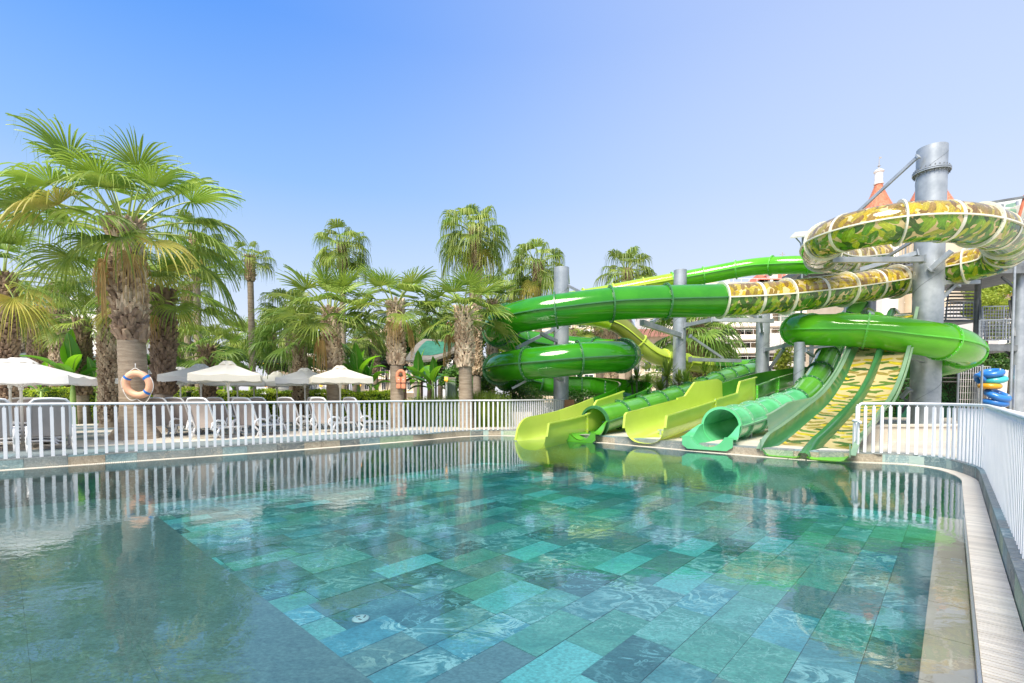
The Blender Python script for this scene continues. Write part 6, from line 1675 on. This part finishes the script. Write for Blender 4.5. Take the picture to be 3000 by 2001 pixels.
# wooden hut
a = P(1187, 1156, 21.3); e = empty('wooden_hut', (P(1216, 1156, 21.3).x, 21.3, DZ-.02), 0, 'small brown wooden hut with a gable roof beside the life jacket palm', 'hut')
z0, z1, zt_ = P(1216, 1156, 21.3).z-DZ, P(1216, 1118, 21.3).z-DZ, P(1216, 1100, 21.3).z-DZ
b = MB(); b.box((0, 0, .4), (.78, .6, .8)); b.build('base', M['wood'], e)
for k in range(5): b = MB(); b.box((0, -.31, .1+k*.17), (.80, .03, .15)); b.build('plank', M['wood'], e)
for s in (-1, 1): b = MB(); b.box((s*.36, -.25, (z1)/2+.2), (.06, .06, z1-.4)); b.build('post', M['wood'], e)
b = MB(); b.add([(-.52, -.4, z1), (0, -.4, zt_), (.52, -.4, z1), (-.52, .4, z1), (0, .4, zt_), (.52, .4, z1), (-.52, -.4, z1-.06), (0, -.4, zt_-.06), (.52, -.4, z1-.06)], [(0, 1, 4, 3), (1, 2, 5, 4), (0, 6, 7, 1), (1, 7, 8, 2)]); b.build('roof', M['wood'], e)
b = MB(); b.beam((-.45, -.38, z1-.05), (.45, -.38, z1-.05), .05); b.build('tie_beam', M['wood'], e)
# path light bollards
for px, py, yb_, Y, lab in ((1307, 1105, 1142, 21, 'white bollard lamp glowing orange right of the wooden hut'), (293, 1112, 1145, 22, 'white bollard light above the hedge left of the biggest palm'), (778, 1122, 1150, 23, 'white bollard light above the hedge under the parasols'), (940, 1122, 1150, 23, 'white bollard light left of the first front palm'), (1053, 1120, 1150, 22.5, 'white bollard light by the banana plants')):
    q = P(px, py, Y); e = empty('bollard_light', (q.x, q.y, DZ-.02), 0, lab, 'bollard light', 'white bollard lights'); h = q.z-DZ
    b = MB(); b.tube([(0, 0, 0), (0, 0, h-.15)], .055, 10); b.build('post', M['white_plastic'], e, True); b = MB(); b.tube([(0, 0, h-.15), (0, 0, h+.02)], .075, 12); b.build('lamp_head', M['lamp'], e, True); b = MB(); b.tube([(0, 0, h+.02), (0, 0, h+.05)], .09, 12); b.build('cap', M['white_plastic'], e)
M['bin_glass'] = mat('green_bin', (.20, .28, .20), (.26, .34, .25), 2, .3)
q = P(1322, 1108, 21.5); e = empty('litter_bin', (q.x, q.y, DZ-.02), 0, 'grey green square bin beside the bollard lamp', 'bin'); b = MB(); b.box((0, 0, (q.z-DZ)/2), (.42, .42, q.z-DZ)); b.build('body', M['bin_glass'], e); b = MB(); b.box((0, 0, q.z-DZ+.02), (.46, .46, .05)); b.build('lid', M['grey_trim'], e)
# low planter walls by the slide and pale steps at the fence
M['planter'] = M['concrete']
q = G(1500, 1262, DZ-.02); e = empty('low_wall', (P(1485, 1200, 18.2).x, 18.2, DZ-.02), 0, 'low pale masonry wall behind the fence left of the first lime chute', 'wall'); b = MB(); b.box((.1, .1, .28), (1.75, .3, .56)); b.build('wall', M['beige_stone'], e); b = MB(); b.box((-1.0, 0, .2), (.42, .34, .42)); b.build('end_block', M['white_wall'], e)
e = empty('low_wall', (P(2720, 1200, 12.5).x, 12.5, DZ-.02), R(4), 'low beige wall behind the right fence and the tallest column', 'wall'); b = MB(); b.box((0, 0, .19), (4.6, .35, .38)); b.build('wall', M['beige_stone'], e); b = MB(); b.box((0, 0, .40), (4.7, .42, .05)); b.build('coping', M['concrete'], e)
# brown wicker chair by the coil column
q = P(1660, 1225, 19.9); e = empty('wicker_chair', (q.x, q.y, DZ-.02), R(200), 'brown chair behind the end of the left fence', 'chair'); M['wicker'] = mat('brown_wicker', (.32, .15, .08), (.42, .22, .12), 20, .7)
b = MB(); b.box((0, 0, .42), (.5, .5, .06)); b.build('seat', M['wicker'], e); b = MB(); b.box((0, .25, .72), (.5, .05, .6), None, .85); b.build('backrest', M['wicker'], e)
for sx_ in (-1, 1):
    for sy in (-1, 1): b = MB(); b.beam((sx_*.22, sy*.22, 0), (sx_*.22, sy*.22, .42), .045); b.build('leg', M['wicker'], e)
# parasols far beyond the hedge
for k, (px, py) in enumerate(((820, 1140), (850, 1138), (878, 1141), (925, 1139))):
    parasol(px, py, 34, 2.0, 'distant white parasol beyond the hedge, ' + ['leftmost under the vented pair', 'second from the left under the vented pair', 'just left of the dark canopy post', 'next to the first front palm trunk'][k], .3+k*.2, 'canvas_white')

# ================================================================== SLIDE TOWER, right
M['tread'] = mat('stair_tread', (.09, .09, .085), (.15, .145, .13), 2, .7)
M['roof_panel'] = mat('corrugated_roof', (.40, .42, .38), (.52, .53, .48), 1.5, .6, 0, .6, 40, (12, 1, 1))
M['ivy'] = leafmat('ivy_leaf', (.02, .12, .02), (.06, .26, .04), None, .1, .5)
TX = P(2850, 1200, 24)
e = empty('slide_tower', (TX.x, 24, 0), 0, 'grey steel slide tower with stairs, landings and railings at the right edge', 'tower'); ol = e.location.copy(); T = e
def bm3(name, pts, w_, h=None, m='galv_dark', parent=None):
    b = MB(); b.beam(P(*pts[0])-ol, P(*pts[1])-ol, w_, h); return b.build(name, M[m], parent or T)
def post(px, ytop, Y, r=.16, m='galv', zb=0):
    q = P(px, ytop, Y)-ol; b = MB(); b.tube([(q.x, q.y, zb), (q.x, q.y, q.z)], r, 16); b.build('post', M[m], T, auto=40)
def stairs(p0, p1, wid, n, name='stair_flight'):
    """p0 lower front edge, p1 upper; treads run along x"""
    a = P(*p0)-ol; c = P(*p1)-ol; fl_ = empty(name, (0, 0, 0)); fl_.parent = T
    for s in (0, 1): b = MB(); b.beam(a+Vector((s*wid, 0, 0)), c+Vector((s*wid, 0, 0)), .06, .26); b.build('stringer', M['galv_dark'], fl_)
    for k in range(n):
        q = a.lerp(c, (k+.5)/n); b = MB(); b.box((q.x+wid/2, q.y, q.z), (wid-.06, .30, .05)); b.build('tread', M['tread'], fl_)
def railing(pts, hgt, every=.16, m='galv', name='railing', mid=False):
    rl_ = empty(name, (0, 0, 0)); rl_.parent = T; q = [P(*p)-ol for p in pts]
    b = MB()
    for a, c in zip(q, q[1:]):
        b.beam(a+Z*hgt, c+Z*hgt, .05); b.beam(a+Z*.08, c+Z*.08, .04)
    b.build('rail', M[m], rl_)
    for a, c in zip(q, q[1:]):
        n = max(1, int((c-a).length/every))
        bb = MB()
        for k in range(n+1): p = a.lerp(c, k/n); bb.beam(p+Z*.08, p+Z*hgt, .018 if k % 8 else .045)
        if mid:
            for k in range(6): bb.beam(a+Z*(.08+hgt*k/6), c+Z*(.08+hgt*k/6), .012)
        props(bb.build('balusters', M[m], rl_), kind='stuff')
def deckp(name, x0p, x1p, y_, Ya, Yb, th=.22, m='galv_dark'):
    a = P(x0p, y_, Ya)-ol; c = P(x1p, y_, Ya)-ol; b = MB(); b.box(((a.x+c.x)/2, (Ya+Yb)/2-ol.y, a.z-th/2), (c.x-a.x, Yb-Ya, th)); return b.build(name, M[m], T)
# top level, behind the leaf printed ring
deckp('deck', 2390, 2700, 768, 24, 27); deckp('deck', 2755, 3120, 770, 22.6, 27, .34)
railing([(2352, 760, 24), (2395, 758, 24)], 1.1); railing([(2500, 764, 24), (2700, 758, 24)], 1.15)
railing([(2855, 768, 22.7), (3000, 766, 22.7), (3100, 766, 22.7)], 1.15)
# long walkway with open treads seen from below
n = 30
wk = empty('walkway', (0, 0, 0)); wk.parent = T
for k in range(n):
    q = P(2360+(2705-2360)*k/n, 806-34*k/n, 24.2)-ol; b = MB(); b.box((q.x, q.y, q.z), (.10, 1.3, .16)); b.build('plank', M['tread'], wk)
bm3('beam', [(2345, 822, 23.5), (2705, 778, 23.5)], .10, .2); bm3('beam', [(2345, 808, 25), (2705, 768, 25)], .10, .2)
for a in ([(2372, 812, 23.6), (2400, 862, 24.2)], [(2420, 862, 23.9), (2450, 800, 23.6)], [(2505, 858, 24), (2470, 795, 23.6)], [(2590, 840, 24), (2612, 784, 23.6)]): bm3('brace', a, .07)
# roofs
def roofp(pts, th=.08, m='roof_panel', name='roof'):
    q = [P(*p)-ol for p in pts]; b = MB(); b.add([p for p in q]+[p-Z*th for p in q], [(0, 1, 2, 3), (7, 6, 5, 4), (0, 4, 5, 1), (1, 5, 6, 2), (2, 6, 7, 3), (3, 7, 4, 0)]); return b.build(name, M[m], T)
roofp([(2315, 694, 23.5), (2620, 662, 23.5), (2620, 652, 28), (2330, 680, 28)])
for px in (2352, 2480): post(px, 690, 24.2, .05)
b = MB(); b.tube(catmull([P(2330, 695, 23.8)-ol, P(2345, 712, 23.8)-ol, P(2351, 745, 23.8)-ol], .3), .03, 6); b.build('bracket', M['galv'], T)
roofp([(2860, 640, 22.3), (3120, 655, 22.3), (3120, 560, 22.3), (2860, 602, 25.5)], .1)
roofp([(2946, 631, 22.1), (2978, 634, 22.1), (2978, 592, 22.5), (2946, 600, 23)], .03, 'green_glass', 'roof_light')
bm3('roof_beam', [(2936, 600, 22.4), (2928, 640, 22.2)], .1); bm3('roof_edge', [(3003, 572, 21.8), (2984, 640, 21.8)], .06, .10, 'red_roof'); bm3('gutter', [(2860, 600, 22.1), (3060, 568, 21.6)], .09)
post(2980, 590, 22.4, .05)
# corner columns
post(2992, 780, 23, .26); post(2995, 700, 23.4, .16); post(2866, 800, 24.5, .13, 'galv_dark'); post(3060, 640, 24, .2); post(2552, 770, 26, .2)
# second level
deckp('landing', 2864, 3010, 1008, 23, 26.5, .30); railing([(2868, 1002, 23), (2985, 1000, 23)], 1.05, mid=True); deckp('landing', 2750, 2870, 936, 25, 27.5, .12)
railing([(2876, 1000, 26.2), (2985, 998, 26.2)], 1.9, .14); railing([(2745, 933, 25), (2870, 936, 25)], -.0+.9)
stairs((2770, 936, 25), (2782, 828, 28.5), 1.75, 11)
stairs((2886, 1000, 26), (2878, 905, 29), 1.7, 9); stairs((2752, 1124, 24), (2760, 1050, 26.5), 1.7, 7)
for a in ([(2972, 985, 22.9), (2958, 880, 23.4)], [(2985, 990, 23.2), (2965, 868, 23.6)], [(2868, 1230, 23.4), (2872, 880, 24.4)], [(2940, 1020, 23.4), (2990, 1075, 23.2)], [(2935, 812, 23), (2998, 862, 23)], [(2640, 1210, 21.6), (2676, 1150, 20.6)], [(2644, 1165, 21), (2690, 1200, 20.6)]): bm3('brace', a, .09)
bm3('beam', [(2860, 1020, 22.9), (3020, 1020, 22.9)], .12, .28); bm3('beam', [(2745, 792, 22.5), (3060, 790, 22.5)], .14, .34); bm3('beam', [(2745, 1066, 23.5), (2870, 1066, 23.5)], .1, .16)
# ivy clad wall under the tower
q0, q1 = P(2500, 1085, 26), P(2875, 1085, 26)
e = empty('ivy_wall', ((q0.x+q1.x)/2, 26, 0), 0, 'dark green ivy panel wall below the tower stairs', 'wall'); o_ = e.location
b = MB(); b.box((0, .1, (q0.z)/2), (q1.x-q0.x, .1, q0.z)); b.build('panel', M['interior'], e)
b = boxcards(q0.x, q1.x, 25.9, 26.0, .1, q0.z, 9000, .05, 5, [M['ivy'], M['hedge_dark']], .01); fo = b.build('ivy', [M['ivy'], M['hedge_dark']], e); fo.location = -o_; props(fo, kind='stuff')
b = MB(); b.box((.5, -.3, .45), (3.6, .1, .9)); b.build('green_screen', mat('dark_green_sheet', (.01, .09, .05), None, rough=.4), e)
# ring rack with swim rings
TB = P(2915, 1225, 21); e = empty('ring_rack', (TB.x, 21.4, DZ-.02), 0, 'tall wire rack full of swim rings at the right, behind the fence', 'rack'); ol2 = e.location
z1 = P(2915, 1068, 21).z-DZ
for sx_ in (-.74, .70):
    for sy in (-.5, .6): b = MB(); b.beam((sx_, sy, 0), (sx_, sy, z1), .06); b.build('post', M['galv'], e)
b = MB()
for k in range(14): x = -.72+1.42*k/13; b.beam((x, .6, .1), (x, .6, z1), .014)
for k in range(9): z_ = .1+k*(z1-.1)/8; b.beam((-.74, .6, z_), (.70, .6, z_), .014)
for k in range(10): x = -.72+1.42*k/9; b.beam((x, -.5, .0), (x, -.5, .50), .014)
b.beam((-.74, -.5, .50), (.70, -.5, .50), .025); b.beam((-.74, -.5, .05), (.70, -.5, .05), .025)
props(b.build('wire_mesh', M['white_wall'], e), kind='stuff')
M['sign_red'] = mat('sign_red', (.65, .03, .05), None, rough=.4)
s_ = empty('no_entry_sign', (TB.x-.05, 21.4-.56, DZ+.30), 0, 'white square no entry sign with red disc on the ring rack', 'sign')
b = MB(); b.box((0, 0, 0), (.36, .01, .40)); b.build('plate', M['white_plastic'], s_)
b = MB(); b.tube([(0, -.006, .02), (0, -.010, .02)], .135, 24); b.build('disc', M['sign_red'], s_); b = MB(); b.box((0, -.013, .02), (.20, .004, .045)); b.build('bar', M['white_plastic'], s_)
def rmat(n, c): return mat(n, c, tuple(x*.85 for x in c), 2, .3, coat=.3)
RB, RT, RO = rmat('blue_vinyl', (.03, .20, .62)), rmat('teal_vinyl', (.06, .50, .55)), rmat('orange_vinyl', (.80, .38, .02))
for k, (px, py, dY, mt_, tx, ty, sz, lab) in enumerate(((2905, 1093, 0, RB, 8, -14, .50, 'blue swim ring on top of the rack stack'), (2912, 1112, 0, RT, 6, -10, .52, 'teal swim ring second from the top of the rack'),
        (2900, 1131, 0, RO, 4, 0, .46, 'upper orange swim ring in the rack'), (2922, 1158, -.1, RB, 28, 10, .56, 'big blue swim ring tilted towards the viewer in the rack'), (2914, 1180, 0, RB, 6, 6, .54, 'blue swim ring under the big tilted one'),
        (2905, 1202, .1, RO, 4, -4, .50, 'lower orange swim ring near the bottom of the rack'), (2925, 1218, .1, RT, 6, 4, .48, 'teal swim ring at the bottom of the rack'), (2872, 1111, .2, RB, 10, 60, .35, 'small blue swim ring poking out at the left of the rack'))):
    q = P(px, py, 21.3+dY); r_ = empty('swim_ring', q, 0, lab, 'swim ring', 'coloured swim rings in the rack'); r_.rotation_euler = (R(tx), R(ty), 0)
    b = MB(); rm, rs = sz*.62, sz*.36*.75; b.tube([(math.cos(2*math.pi*i/32)*rm, math.sin(2*math.pi*i/32)*rm, 0) for i in range(32)], rs, 14, closed=True); b.build('tube', mt_, r_, True)
    b = MB(); b.tube([(rm*.9, -rm*.35, rs*.95), (rm*.75, -rm*.55, rs*1.15), (rm*.5, -rm*.75, rs*1.0)], .02, 6); b.build('handle', M['canvas_white'], r_, True)
# thin weather mast left of the tower
q = P(2292, 770, 60); e = empty('roof_mast', (q.x, 60, 0), 0, 'thin weather mast rising above the bright green tube near the tower', 'mast'); b = MB(); b.tube([(0, 0, 0), (0, 0, P(2292, 738, 60).z)], .05, 6); z_ = P(2292, 745, 60).z; b.beam((-.35, 0, z_), (.35, 0, z_), .05); b.build('pole', M['grey_trim'], e)
# left dock: pale concrete pad under the slide ends
b = MB(); ps = [sn(11.75, -8.2, DZ-.006), sn(11.9, -1.0, DZ-.006), sn(17, -1.0, DZ-.006), sn(17, -8.2, DZ-.006)]; b.poly(ps); props(b.build('slide_dock', M['concrete']), 'pale concrete dock under the slide ends', kind='structure')
